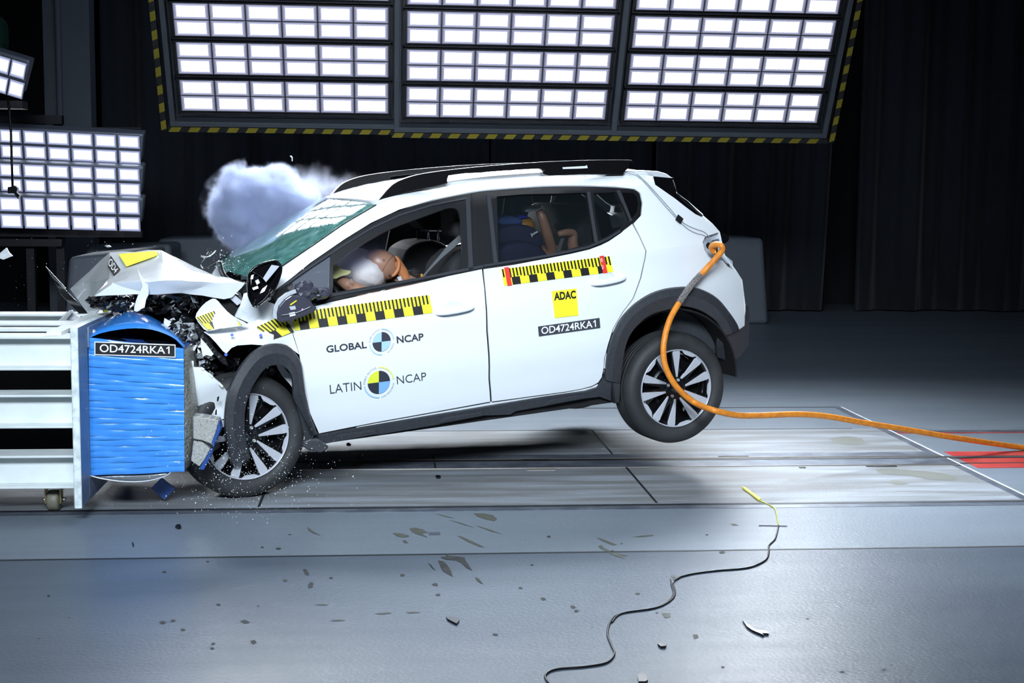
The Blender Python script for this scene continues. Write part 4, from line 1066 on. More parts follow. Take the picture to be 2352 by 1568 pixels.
# rear door marks
sticker(rear_door, [([(1267.2, 668.5), (1324, 662.2), (1329, 724), (1274.2, 730)], 0)], lambda a, b: S_(a, b, .004), [YEL, BTAPE], 'yellow_club_sticker', [('ADAC', [(1272, 671.5), (1322, 666.3), (1323.5, 685), (1273, 690)], lambda a, b: S_(a, b, .006), .035, 1)])
sticker(rear_door, [([(1235.6, 749.6), (1377, 729.7), (1379, 752.8), (1237.7, 772.5)], 0)], lambda a, b: S_(a, b, .004), [DGR, WHT], 'test_code_strip', [('OD4724RKA1', [(1243, 751), (1368, 734.4), (1369.2, 751), (1243.7, 767.6)], lambda a, b: S_(a, b, .006), .012, 1)])
# front door emblems
def emblem(par, c, rx, ry, cols, rings, txt, name):
    global TILT
    bm = bmesh.new(); P = lambda r, a, o=.005: S_(c[0]+r*rx*math.sin(a), c[1]-r*ry*math.cos(a)+r*rx*math.sin(a)*TILT, o)
    for k in range(4):                              # quadrants clockwise from the top right
        vs = [bm.verts.new(P(0, 0))]+[bm.verts.new(P(1, k*PI/2+PI/2*j/12)) for j in range(13)]; bm.faces.new(vs[::-1]).material_index = cols[k]
    for a0, a1, mi in rings:
        n = 18; o_ = [bm.verts.new(P(1.37, rad(a0+(a1-a0)*j/n))) for j in range(n+1)]; i_ = [bm.verts.new(P(1.25, rad(a0+(a1-a0)*j/n))) for j in range(n+1)]
        for j in range(n): bm.faces.new((o_[j], o_[j+1], i_[j+1], i_[j])).material_index = mi
    for s, a0, a1, inside in txt:
        lettering(bm, s, None, lambda a, b: S_(a, b, .005), 0, 5, arc=(c, (1.22 if not inside else 1.40)*ry, a0, a1, ry*.18, rx/ry, inside))
    return mk(name, bm, [INK, SKY, PALEB, LEM, PALEY, GRT], par, True)
emblem(front_door, (876.5, 784.6), 21, 22.3, (0, 2, 0, 2), ((-2, 84, 2), (178, 264, 2)), (('FOR SAFER', 274, 350, False), ('CARS', 150, 102, True)), 'blue_crash_test_emblem')
emblem(front_door, (870.2, 877.7), 25.6, 26.3, (0, 1, 0, 3), ((-2, 84, 4), (178, 262, 2)), (('PARA AUTOS', 270, 350, False), ('MÁS SEGUROS', 170, 98, True)), 'yellow_blue_crash_test_emblem')
for s, q, bd in (('GLOBAL', [(749, 793.8), (841.7, 783.1), (842.9, 798.9), (750, 810.2)], .022), ('NCAP', [(910.4, 772.1), (972.3, 764.6), (973.2, 781), (911.9, 788.5)], .022),
                 ('LATIN', [(757.1, 883.7), (828.9, 875.4), (830.4, 894.1), (758.6, 903.9)], -.008), ('NCAP', [(910.7, 863.8), (978.3, 854.5), (979.2, 872.7), (912.2, 882.2)], -.008)):
    bm = bmesh.new(); lettering(bm, s, q, lambda a, b: S_(a, b, .004), bd); mk('door_lettering', bm, INK, front_door, True)

# ================================================================== CABIN
def ell(bm, c, r, M=None, n=24, fn=None):
    vs = bmesh.ops.create_uvsphere(bm, u_segments=n, v_segments=n//2+2, radius=1)['verts']
    for v in vs:
        p = v.co.copy(); s = fn(p) if fn else 1
        p = Vector((p.x*r[0], p.y*r[1], p.z*r[2]))*s
        if M: p = M @ p
        v.co = p+c
    return vs
def seat(v0, v1, back, rest, rods):
    e = bpy.data.objects.new('seat', None); link(e, car)
    bevel(slab('backrest', back, v0, v1-v0, SEAT, e, 0), .05, 4)
    bevel(slab('headrest', rest, v0+.10, v1-v0-.2, SEAT, e, 0), .035, 4)
    for a, b0, b1 in rods:
        bm = bmesh.new(); tube(bm, [C_(a, b0, v0+.12), C_(a+1, b1, v0+.12)], .006, 8); mk('headrest_rod', bm, CHR, e, True)
    return e
seat(.98, 1.45, [(925, 640), (926, 598), (938, 574), (960, 556), (1000, 552), (1030, 560), (1045, 600), (1046, 660), (925, 660)], [(958, 462), (985, 462), (1010, 470), (1020, 515), (1012, 528), (975, 526), (955, 505)], ((984, 520, 556), (1006, 522, 558)))
seat(.30, .78, [(1022, 660), (1030, 610), (1062, 580), (1090, 570), (1120, 600), (1130, 680), (1100, 720), (1030, 720)], [(1042, 462), (1060, 470), (1085, 470), (1100, 500), (1096, 545), (1066, 560), (1044, 540)], ())
slab('back_seat_panel', [(957, 530), (1030, 530), (1040, 552), (958, 552)], 1.3, .01, mat('grey_trim', (.10, .12, .13), .5), car, .003)  # small grey panel standing for the back seat seen between
slab('dashboard', [(650, 700), (660, 660), (700, 640), (760, 650), (775, 690), (770, 760), (660, 760)], .22, 1.25, VOID, car, .03)
slab('seat_belt', [(1055, 540), (1062, 552), (1015, 592), (985, 622), (974, 636), (970, 634), (1000, 598), (1030, 562)], .30, .006, mat('belt_webbing', (.10, .11, .12), .6), car, 0)
e = bpy.data.objects.new('rear_bench', None); link(e, car)
bevel(slab('backrest', [(1400, 640), (1330, 585), (1325, 540), (1345, 470), (1372, 466), (1385, 540), (1440, 640)], .62, .95, SEAT, e, 0), .04, 3)
bevel(slab('cushion', [(1180, 660), (1200, 615), (1400, 600), (1420, 640), (1400, 690), (1190, 700)], .62, .95, SEAT, e, 0), .04, 3)
slab('headrest', [(1303, 522), (1311, 494), (1330, 490), (1334, 520), (1322, 545)], .75, .25, SEAT, e, .02)
slab('rear_belt', [(1288, 548), (1297, 546), (1284, 584), (1276, 585)], .45, .006, mat('belt_webbing', ()), e, 0)

# airbag (part of the car), burst out of the wheel
bm = bmesh.new()
c = C_(822, 622, .62); ell(bm, c, (.155, .30, .13), Matrix.Rotation(rad(25), 4, 'Y'), 40, lambda p: 1+.06*noise.noise(p*3.2)+.03*noise.noise(p*9))
mk('airbag', bm, BAG, car, True, smooth=True)
bm = bmesh.new(); c = C_(782, 600, .75); ell(bm, c, (.09, .20, .075), Matrix.Rotation(rad(-30), 4, 'Y'), 30, lambda p: 1+.12*noise.noise(p*3.2)+.05*noise.noise(p*9))
mk('airbag_tether_fold', bm, BAG, car, True, smooth=True)
bm = bmesh.new(); c = C_(775, 690, .42); R_ = Matrix.Rotation(rad(62), 4, 'Y')
tube(bm, [c+R_ @ Vector((.17*math.cos(a), .17*math.sin(a), 0)) for a in [2*PI*k/24 for k in range(25)]], .014, 8); mk('steering_wheel', bm, BLK, car, True)

def top(name, bm_car, m, label, cat, group=None, kind=None, smooth=False):
    bm_car.transform(CARM); o = mk(name, bm_car, m, None, smooth=smooth); return tag(o, label, cat, group, kind)
def tthing(name, label, cat, p, group=None): return thing(name, label, cat, CARM @ p, group)

# driver dummy
dm = tthing('crash_test_dummy', 'adult crash test dummy in the driver seat, head pressed into the airbag', 'crash test dummy', C_(900, 680, .45))
def skinned(name, pts, edges, radii, m, par, sub=2):
    me = bpy.data.meshes.new(name); M = WM[par.name].inverted() @ CARM
    me.from_pydata([M @ p for p in pts], edges, []); me.materials.append(m)
    o = bpy.data.objects.new(name, me); link(o, par)
    sk = o.modifiers.new('skin', 'SKIN'); me.skin_vertices.new() if not me.skin_vertices else None
    for i, r in enumerate(radii): me.skin_vertices[0].data[i].radius = (r, r)
    me.skin_vertices[0].data[0].use_root = True; sk.use_smooth_shade = True
    s = o.modifiers.new('s', 'SUBSURF'); s.levels = sub; s.render_levels = sub
    return o
pv = C_(1010, 760, .50); ch = C_(950, 665, .50); nk = C_(925, 640, .46)
pts = [pv, C_(985, 715, .50), ch, nk, C_(908, 628, .45),
       C_(930, 668, .30), C_(880, 690, .24), C_(826, 668, .28), C_(796, 652, .34), C_(775, 640, .38),
       C_(930, 668, .68), C_(860, 690, .72), C_(800, 660, .62),
       C_(900, 780, .38), C_(810, 790, .36), C_(760, 860, .40), C_(900, 780, .62), C_(810, 790, .64), C_(760, 860, .62)]
ed = [(0, 1), (1, 2), (2, 3), (3, 4), (2, 5), (5, 6), (6, 7), (7, 8), (8, 9), (2, 10), (10, 11), (11, 12), (0, 13), (13, 14), (14, 15), (0, 16), (16, 17), (17, 18)]
skinned('body', pts, ed, [.12, .13, .11, .05, .045, .055, .045, .042, .038, .022, .055, .045, .04, .08, .065, .05, .08, .065, .05], SKIN, dm)
HR = Matrix.Rotation(rad(38), 4, 'Y')
hc = C_(876, 608, .42)
bm = bmesh.new()
def headfn(p):
    s = 1.0
    if p.x > .3: s -= .10*(p.x-.3)
    return s
ell(bm, hc, (.108, .078, .083), HR, 40, headfn)
hd = mk('head', bm, SKIN, dm, True, smooth=True)
bm = bmesh.new()                                  # seam between skull cap and face skin
ring = []
for k in range(41):
    a = 2*PI*k/40; p = Vector((.012+.010*math.cos(2*a), .0785*math.sin(a)*.995, .0835*math.cos(a))); ring.append(hc+HR @ p)
tube(bm, ring, .0012, 6); mk('seam', bm, mat('dark_seam', (.05, .03, .02), .6), hd, True)
for u, w in ((-.02, .02), (.045, .045), (.055, -.028)):
    p = Vector((u, 0, w)); y = -.078*math.sqrt(max(0, 1-(u/.108)**2-(w/.083)**2)); bm = bmesh.new()
    lathe(bm, [(.0005, .002), (.0045, .0), (.0065, -.0015), (.0065, .004)], 16, M=Matrix.Translation(hc+HR @ Vector((u, y, w)))); mk('screw_hole', bm, mat('dark_seam', ()), hd, True)
bm = bmesh.new(); tube(bm, catmull([C_(a, b, .36) for a, b in ((908, 588), (916, 600), (914, 618), (906, 630), (900, 634))], 6), [.006+.006*math.sin(PI*k/24) for k in range(25)], 10); mk('jaw_fold', bm, SKINO, hd, True, smooth=True)
bm = bmesh.new(); tube(bm, catmull([C_(a, b, .40) for a, b in ((904, 600), (916, 615), (928, 632), (932, 650))], 5), [.040-.001*k for k in range(16)], 14); mk('neck_skin', bm, SKINO, dm, True, smooth=True)
bm = bmesh.new(); ell(bm, C_(952, 628, .42), (.035, .05, .028), None, 16, lambda p: 1+.3*noise.noise(p*5)); mk('shoulder_joint', bm, mat('joint_rubber', (.02, .02, .02), .4, bump=(120, 1)), dm, True)
slab('sensor_block', [(913, 636), (922, 634), (924, 644), (915, 645)], .37, .02, ALU, dm, .002)
slab('orange_bracket', [(952, 634), (968, 628), (977, 634), (970, 641), (955, 642)], .40, .03, mat('orange_bracket', (.6, .25, .03), .5), dm, .003)
slab('yellow_arm_tape', c2([(763, 612), (772, 607), (786, 618), (806, 622), (800, 630), (784, 634), (770, 640), (762, 636), (770, 626)], 2, True), .30, .006, mat('pale_tape', (.62, .60, .28), .6), dm, 0)
for q in ([(804, 641), (807, 640), (811, 648), (808, 649)], [(794, 648), (797, 647), (799, 653), (796, 653)]): slab('arm_slot', q, .225, .006, GREYM, dm, 0)

# child restraint and child dummy on the rear bench
cs = tthing('child_restraint', 'dark navy rear-facing child seat on the rear bench', 'child seat', C_(1200, 600, .5))
def puff(name, pxs, v, depth, m, par, lv=2):
    bm = bmesh.new(); P = [C_(a, b, v) for a, b in pxs]; c = sum(P, Vector())/len(P)
    rings = []
    for s, dy in ((.80, 0), (.97, .06), (1, .3), (1, .7), (.95, .94), (.80, 1)):
        rings.append([bm.verts.new(c+(p-c)*s+Vector((0, depth*dy, 0))) for p in P])
    n = len(P)
    for A, B in zip(rings, rings[1:]):
        for i in range(n): bm.faces.new((A[i], A[(i+1) % n], B[(i+1) % n], B[i]))
    bm.faces.new(rings[0]); bm.faces.new(rings[-1][::-1]); bmesh.ops.recalc_face_normals(bm, faces=bm.faces)
    o = mk(name, bm, m, par, True); return subsurf(o, lv)
puff('seat_shell', [(1138, 518), (1190, 512), (1232, 517), (1250, 540), (1258, 565), (1240, 580), (1160, 582), (1138, 560)], .42, .40, NAVY, cs)
puff('seat_base', [(1138, 570), (1170, 556), (1215, 550), (1240, 560), (1268, 582), (1270, 610), (1200, 625), (1138, 620)], .30, .45, NAVY, cs)
puff('head_wing', [(1140, 510), (1148, 496), (1170, 492), (1200, 498), (1210, 512), (1190, 520), (1150, 520)], .50, .3, mat('blue_cloth', (.03, .07, .22), .7), cs)
bm = bmesh.new(); Pj = lambda a, b: C_(a, b, .405); lettering(bm, 'Joie', [(1217, 537), (1233, 529), (1237, 534), (1221, 545)], Pj, .03); mk('brand_lettering', bm, WHT, cs, True)
slab('silver_foot', [(1205, 484), (1212, 478), (1235, 469), (1244, 468), (1246, 473), (1238, 481), (1222, 485), (1210, 488)], .44, .06, mat('pale_silver', (.55, .62, .70), .3, metal=.2), cs, .008)  # silver foot of the child dummy, kept under the seat
cdm = tthing('child_dummy', 'brown child crash test dummy thrown across the navy child seat', 'crash test dummy', C_(1270, 600, .6))
bm = bmesh.new(); ell(bm, C_(1200, 519, .60), (.075, .085, .062), None, 32); chd = mk('head', bm, mat('gold_vinyl', (.34, .17, .03), .3), cdm, True, smooth=True)
slab('blue_head_band', [(1190, 496), (1196, 493), (1212, 494), (1213, 500), (1192, 502)], .52, .03, mat('bright_blue_cloth', (.02, .03, .5), .6), chd, .003)
skinned('body', [C_(1260, 590, .56), C_(1268, 574, .50), C_(1258, 540, .46), C_(1246, 500, .46), C_(1238, 480, .47), C_(1322, 590, .50), C_(1315, 560, .48), C_(1318, 534, .47), C_(1300, 534, .46), C_(1280, 538, .46)],
        [(0, 1), (1, 2), (2, 3), (3, 4), (0, 5), (5, 6), (6, 7), (7, 8), (8, 9)], [.05, .032, .034, .030, .022, .045, .034, .028, .024, .020], SKIN, cdm)

# ================================================================== BARRIER
XP = Y_(183, 950, 6.68).x
bar = thing('crash_barrier', 'white steel barrier frame with blue taped crush block on its front plate', 'crash barrier', (-2.2, 7.4, 0))
bm = bmesh.new(); box(bm, XP-.036, XP, 6.68, 8.0, .075, .95); 
pl = mk('mounting_plate', bm, [PLATE, PLATEB], bar); bevel(pl, .004, 1)
for p in pl.data.polygons:
    if p.normal.x > .9: p.material_index = 1
X0, Y0, BW = -1.449, 6.895, .458
bm = bmesh.new(); box(bm, XP+.001, X0+.01, 6.88, 7.9, .83, .93); box(bm, XP+.001, X0, 6.86, 6.90, .10, .9); mk('clamp_rail', bm, PLATEB, bar)
for k in range(4):
    bm = bmesh.new(); lathe(bm, [(.0005, -.012), (.013, -.010), (.015, 0)], 12, M=Matrix.Translation((X0+.012, 6.97+.19*k, .895)) @ Matrix.Rotation(rad(90), 4, 'Z')); mk('clamp_bolt', bm, ALU, bar)
blk = bpy.data.objects.new('crush_block', None); link(blk, bar)
TLb, TRb, BRb, BLb = (203, 775), (422, 800), (424, 1083), (207, 1092)
Pb = lambda a, b, o=0.0: Y_(a, b, Y0-o)
# near end: horizontally wound tape in bands
rb = random.Random(5); bm = bmesh.new(); w = 0.0; nb = 24; zs = [0]+sorted([(k+rb.uniform(-.18, .18))/nb for k in range(1, nb)])+[1]
QB = [TLb, TRb, BRb, BLb]
for k in range(nb):
    w0, w1 = zs[k], zs[k+1]; oo = rb.uniform(.002, .0045); g = []
    for j in range(4):
        row = []
        for i in range(25):
            u = i/24; wv = w0+(w1-w0)*j/3+(.0022*math.sin(u*9+k*2) if j in (0, 3) else 0)
            p = quadmap(QB, u, wv); bulge = oo+.0035*noise.noise(Vector((u*5, wv*70, k)))+(.0012 if j in (1, 2) else 0)-.0022*(j == 0)
            row.append(bm.verts.new(Pb(p.x, p.y, bulge)))
        g.append(row)
    for j in range(3):
        for i in range(24): bm.faces.new((g[j][i], g[j][i+1], g[j+1][i+1], g[j+1][i]))
o = mk('taped_end', bm, BLU, blk, smooth=True); o.data['note'] = 0
bm = bmesh.new(); P = [Pb(*q) for q in QB]; prism(bm, [p+Vector((0, .004, 0)) for p in P], (0, 1.0, 0)); bmesh.ops.recalc_face_normals(bm, faces=bm.faces); mk('honeycomb_core', bm, BLUD, blk)
# arched skin on top
nc = c2([(202, 777), (229, 765), (273, 756), (312, 753), (348, 756), (380, 766), (404, 779), (424, 800)], 2)
fcv = c2([(222, 764), (247, 742), (270, 720), (284, 710), (300, 711), (326, 722), (364, 748), (424, 790)], 2)
bm = bmesh.new(); rows = []
for a, b in zip(nc, fcv):
    A = Y_(a[0], a[1], 6.89); B = Y_(b[0], b[1], 7.55); rows.append([bm.verts.new(A.lerp(B, t/6)+Vector((0, 0, .03*math.sin(PI*t/6)))) for t in range(7)])
for A, B in zip(rows, rows[1:]):
    for i in range(6): bm.faces.new((A[i], B[i], B[i+1], A[i+1]))
o = mk('arched_top_skin', bm, mat('smooth_blue_skin', (.035, .22, .66), .25, coat=.6), blk, smooth=True); md = o.modifiers.new('t', 'SOLIDIFY'); md.thickness = .004; md.offset = 0
bm = bmesh.new(); g = []
for k in range(13):
    u = k/12; a = quadmap(QB, u, 1.0); A = Y_(a.x, a.y-2, 6.91); row = [bm.verts.new(A+Vector((0, t*.12, .006*math.sin(u*9+t)))) for t in range(6)]; g.append(row)
for A, B in zip(g, g[1:]):
    for i in range(5): bm.faces.new((A[i], B[i], B[i+1], A[i+1]))
mk('inner_foil', bm, mat('dark_foil', (.05, .06, .09), .2, metal=.8), blk, smooth=True)
# bulged honeycomb on the impact side
HON = mat('honeycomb_foil', (.42, .43, .40), .35, metal=.6, bump=(70, 1.0), vary=(60, (.30, .29, .22)))
prof = c2([(423, 800), (430, 822), (437, 860), (441, 905), (443, 960), (441, 1010), (436, 1045), (426, 1080)], 3)
bm = bmesh.new(); rows = []
for a, b in prof:
    A = Y_(a, b, 6.93); base = Y_(423, b, 6.90); rows.append([bm.verts.new(base), bm.verts.new(base.lerp(A, .8)+Vector((0, 0, 0))), bm.verts.new(A+Vector((0, .05, 0))), bm.verts.new(A+Vector((.01, .35, 0))), bm.verts.new(A+Vector((-.02, .8, 0)))])
for A, B in zip(rows, rows[1:]):
    for i in range(4): bm.faces.new((A[i], A[i+1], B[i+1], B[i]))
bmesh.ops.recalc_face_normals(bm, faces=bm.faces); mk('bulged_honeycomb', bm, HON, blk, smooth=True)
bc = c2([(207, 1092), (240, 1100), (290, 1106), (340, 1104), (380, 1093), (392, 1084)], 3)
bm = bmesh.new(); rows = []
for a, b in bc:
    A = Y_(a, b, 6.90); rows.append([bm.verts.new(Y_(a, min(b, 1090-(a-207)*.04)-1, 6.93)), bm.verts.new(A), bm.verts.new(A+Vector((0, .3, .02)))])
for A, B in zip(rows, rows[1:]):
    for i in range(2): bm.faces.new((A[i], A[i+1], B[i+1], B[i]))
mk('sagging_bottom_foil', bm, mat('grey_foil', (.30, .33, .36), .3, metal=.7), blk, smooth=True)
bm = bmesh.new(); tube(bm, [Y_(a, b, 6.88) for a, b in bc], .004, 6); mk('bottom_foil_rim', bm, ALU, blk)
PBw = lambda a, b: Y_(a, b, Y0-.014); PBt = lambda a, b: Y_(a, b, Y0-.016)
bm = bmesh.new(); qplate(bm, [(217, 784), (403, 791), (403, 821), (217, 815)], lambda a, b: Y_(a, b, Y0-.012), 1); qplate(bm, [(219, 786.3), (401, 793.2), (401, 818.5), (219, 812.7)], PBw, 0)
lettering(bm, 'OD4724RKA1', [(229, 790), (389.5, 795.5), (389.5, 812.5), (229, 808.5)], PBt, .01, 1); mk('test_code_strip', bm, [BTAPE, WHT], blk)
# torn honeycomb hanging at the impact side
def wslab(name, q, Y, d, m, par, bev=.004):
    bm = bmesh.new(); prism(bm, [Y_(a, b, Y) for a, b in q], (0, d, 0)); bmesh.ops.recalc_face_normals(bm, faces=bm.faces); o = mk(name, bm, m, par)
    if bev: bevel(o, bev, 1)
    return o
HC = mat('open_honeycomb', (.5, .5, .48), .3, metal=.5)
def honey():
    m = MATS['open_honeycomb']; nt = m.node_tree; b = nt.nodes['Principled BSDF']; tc = nt.nodes.new('ShaderNodeTexCoord'); v = nt.nodes.new('ShaderNodeTexVoronoi'); v.feature = 'DISTANCE_TO_EDGE'; v.inputs['Scale'].default_value = 150; v.inputs['Randomness'].default_value = .15
    r = nt.nodes.new('ShaderNodeValToRGB'); r.color_ramp.elements[0].position = .06; r.color_ramp.elements[0].color = (.62, .62, .58, 1); r.color_ramp.elements[1].position = .2; r.color_ramp.elements[1].color = (.07, .08, .10, 1)
    nt.links.new(tc.outputs['Object'], v.inputs['Vector']); nt.links.new(v.outputs['Distance'], r.inputs[0]); nt.links.new(r.outputs[0], b.inputs['Base Color'])
honey()
wslab('torn_honeycomb', [(443, 955), (470, 958), (503, 965), (497, 990), (486, 1020), (465, 1012), (443, 1008)], 6.85, .10, HC, blk)
wslab('torn_honeycomb', [(444, 1010), (466, 1014), (484, 1030), (470, 1056), (458, 1072), (438, 1058)], 6.87, .10, HC, blk)
wslab('torn_blue_edge', [(503, 965), (508, 984), (490, 1028), (485, 1018), (496, 992)], 6.84, .08, BLUD, blk)
wslab('torn_blue_edge', [(484, 1030), (490, 1034), (468, 1080), (456, 1078), (470, 1056)], 6.86, .08, BLUD, blk)
# frame beams
def ibeam(x0, x1, y0, z0, z1, w=.18, t=.012):
    bm = bmesh.new(); box(bm, x0, x1, y0, y0+w, z1-t, z1); box(bm, x0, x1, y0, y0+w, z0, z0+t); box(bm, x0, x1, y0+w*.42, y0+w*.42+.014, z0+t, z1-t)
    return bevel(mk('frame_beam', bm, STEELW, bar), .003, 1)
xr = XP-.036
for y0 in (6.86, 7.50, 8.05): ibeam(-4.2, xr, y0, .72, .885)
for z0, z1 in ((.435, .60), (.135, .30)): ibeam(-4.2, xr, 6.86, z0, z1)
bm = bmesh.new(); box(bm, -4.2, xr-.01, 7.32, 7.40, .06, .86); mk('gap_blackout_panel', bm, VOID, bar)  # unseen black sheet added to keep the gaps between the beams dark
bm = bmesh.new(); box(bm, xr-.16, xr-.09, 6.9, 8.2, .886, .905); mk('cross_tie', bm, STEELW, bar)
bm = bmesh.new(); box(bm, -4.2, xr, 7.25, 7.33, .87, .885); mk('cable_tray', bm, STEELW, bar)
for xx in (-3.9, -2.95): bm = bmesh.new(); box(bm, xx, xx+.12, 6.95, 8.1, .0, .135); mk('frame_foot', bm, VOID, bar)
cw = Y_(121, 1152, 6.95); bm = bmesh.new()
lathe(bm, [(.0005, -.028), (.045, -.028), (.052, -.02), (.052, .02), (.045, .028), (.0005, .028)], 28, M=Matrix.Translation((cw.x, 6.98, .052)) @ Matrix.Rotation(rad(90), 4, 'Z')); ca = mk('castor', bm, mat('castor_rubber', (.16, .15, .11), .5), bar)
for s in (-1, 1):
    bm = bmesh.new(); box(bm, cw.x+s*.036-.004, cw.x+s*.036+.004, 6.955, 7.005, .04, .135); mk('castor_fork', bm, mat('brass_steel', (.30, .26, .12), .3, metal=.8), bar)
    bm = bmesh.new(); lathe(bm, [(.0005, -.008), (.009, -.008), (.009, .008), (.0005, .008)], 6, M=Matrix.Translation((cw.x+s*.048, 6.98, .055)) @ Matrix.Rotation(rad(90), 4, 'Z')); mk('castor_nut', bm, CHR, bar)

# ================================================================== HOSE, CABLE
hz = [C_(1640, 578, .03), C_(1634, 568, .02), C_(1644, 561, -.02), C_(1656, 564, -.06), C_(1658, 576, -.06), C_(1640, 598, -.04), C_(1618, 622, -.02), C_(1588, 655, -.03), C_(1562, 692, -.05), C_(1538, 735, -.08), C_(1525, 785, -.11), C_(1525, 825, -.12), C_(1535, 858, -.13), C_(1558, 893, -.14), C_(1595, 924, -.14)]
hp = [CARM @ p for p in hz]+[Y_(1640, 942, 7.55), Y_(1690, 953, 7.62), Y_(1740, 954, 7.70), Y_(1830, 951, 7.80), Y_(1900, 956, 7.9), Y_(1980, 970, 8.0), Y_(2080, 986, 8.1), Y_(2200, 1006, 8.2), Fl(2352, 1028, .018), Fl(2480, 1042, .018)]
cab = thing('supply_hose', 'orange rubber hose running from the tail lamp hole over the rear wheel to the right', 'hose', hp[-1])
cp = catmull(hp, 10); i0, i1 = 63, 82
bm = bmesh.new(); tube(bm, cp, .0175, 14); mk('hose_sheath', bm, ORG, cab)
bm = bmesh.new(); tube(bm, cp[i0:i1], .0195, 18); mk('braided_sleeve', bm, BRAID, cab, smooth=True)
bm = bmesh.new(); tube(bm, [CARM @ C_(1642, 566, .03), CARM @ C_(1644, 590, .02)], .014, 10); mk('brass_coupling', bm, mat('brass', (.35, .27, .10), .3, metal=.9), cab)
fl = z2([(795, 185), (775, 265), (735, 310), (734, 350), (715, 400), (640, 440), (560, 457), (400, 470), (250, 490), (160, 515), (118, 545), (130, 610), (100, 660), (0, 708)], 1500, 1140, 2.76)+z2([(2130, 790), (2062, 850), (2045, 930), (2070, 1000), (2090, 1060), (2040, 1120), (1900, 1147), (1700, 1165), (1625, 1205), (1650, 1258), (1700, 1290)])
t = thing('floor_cable', 'thin black cable snaking over the painted floor to the bottom edge', 'cable', Fl(1500, 1397))
bm = bmesh.new(); tube(bm, catmull([Fl(a, b, .004) for a, b in fl], 6), .0042, 8); mk('cable_sheath', bm, BLK, t)
bm = bmesh.new(); tube(bm, catmull([Fl(a, b, .004)+Vector((.007, .002, 0)) for a, b in fl[9:16]], 6), .0035, 8); mk('second_strand', bm, BLK, t)
bm = bmesh.new(); prism(bm, [Fl(a, b, .003) for a, b in z2([(108, 525), (117, 522), (132, 548), (124, 562)], 1500, 1140, 2.76)], (0, 0, .006)); mk('tape_knot', bm, BTAPE, t)
YW = mat('yellow_wire', (.62, .62, .08), .5)
t = thing('floor_lead', 'yellow lead lying on the steel track, joined to the black cable', 'cable', Fl(1778, 1165))
bm = bmesh.new(); tube(bm, catmull([Fl(a, b, .004) for a, b in ((1706, 1121), (1742, 1147), (1760, 1156), (1779, 1167), (1784, 1185), (1788, 1206))], 6), .0035, 8); mk('wire', bm, YW, t)
bm = bmesh.new(); prism(bm, [Fl(a, b, .003) for a, b in ((1704, 1119), (1712, 1121), (1748, 1147), (1742, 1150))], (0, 0, .007)); mk('flat_tape', bm, YEL, t)
bm = bmesh.new(); prism(bm, [Fl(a, b, .002) for a, b in ((1743, 1205), (1808, 1206), (1808, 1208), (1743, 1207))], (0, 0, .002)); mk('holding_tape', bm, mat('grey_tape', (.10, .09, .13), .5), t)

# ================================================================== FLYING AND FALLEN PIECES
def wpiece(name, q, Y, d, m, label, cat, group=None, bev=.002, par=None):
    bm = bmesh.new(); P = [Y_(a, b, Y+.03*((a+b) % 7)/7) for a, b in q]; prism(bm, P, (0, d, 0)); bmesh.ops.recalc_face_normals(bm, faces=bm.faces)
    bmesh.ops.triangulate(bm, faces=bm.faces); return tag(mk(name, bm, m), label, cat, group)
# mirror cover
mc = thing('mirror_cover', 'gloss black door mirror cover torn off, in front of the windscreen base', 'mirror cover', CARM @ C_(605, 700, -.16))
q = c2([(569, 656), (571, 633), (578, 620), (598, 606), (631, 597), (641, 601), (649, 615), (644, 639), (632, 666), (614, 689), (588, 707), (578, 698), (571, 681)], 2, True)
bm = bmesh.new(); P = [C_(a, b, -.20) for a, b in q]; c = sum(P, Vector())/len(P)
r = [[bm.verts.new(c+(p-c)*s+Vector((0, dy, 0))) for p in P] for s, dy in ((1, 0), (1.0, .03), (.86, .075), (.5, .10))]
ri = [[bm.verts.new(c+(p-c)*s+Vector((0, dy, 0))) for p in P] for s, dy in ((.95, .002), (.90, .035), (.6, .06))]
for A, B in [(r[0], r[1]), (r[1], r[2]), (r[2], r[3]), (ri[1], ri[0]), (ri[2], ri[1]), (ri[0], r[0])]:
    for i in range(len(P)): bm.faces.new((A[i], A[(i+1) % len(P)], B[(i+1) % len(P)], B[i]))
bm.faces.new(r[3]); bm.faces.new(ri[2][::-1]); bmesh.ops.recalc_face_normals(bm, faces=bm.faces); mk('shell', bm, GLOSS, mc, True, smooth=True)
slab('fold_plate', [(577, 622), (600, 612), (630, 603), (644, 611), (611, 650), (600, 636)], -.19, .008, GLOSS, mc, .003)
slab('painted_reflection', [(624, 608), (642, 611), (611, 648), (604, 639)], -.193, .003, mat('pale_reflection', (.50, .52, .60), .3), mc, .001)  # pale plate painted as the reflection on the gloss inner facet
for q in ([(577, 632), (583, 630), (581, 641), (575, 641)], [(586, 645), (593, 641), (597, 649), (590, 654)], [(579, 661), (592, 656), (594, 662), (582, 666)]): slab('paper_label', q, -.172, .003, WHT, mc, 0)
bm = bmesh.new(); tube(bm, catmull([C_(a, b, -.196) for a, b in ((622, 668), (606, 688), (590, 700))], 4), .004, 6); mk('cover_rib', bm, BLK, mc, True)
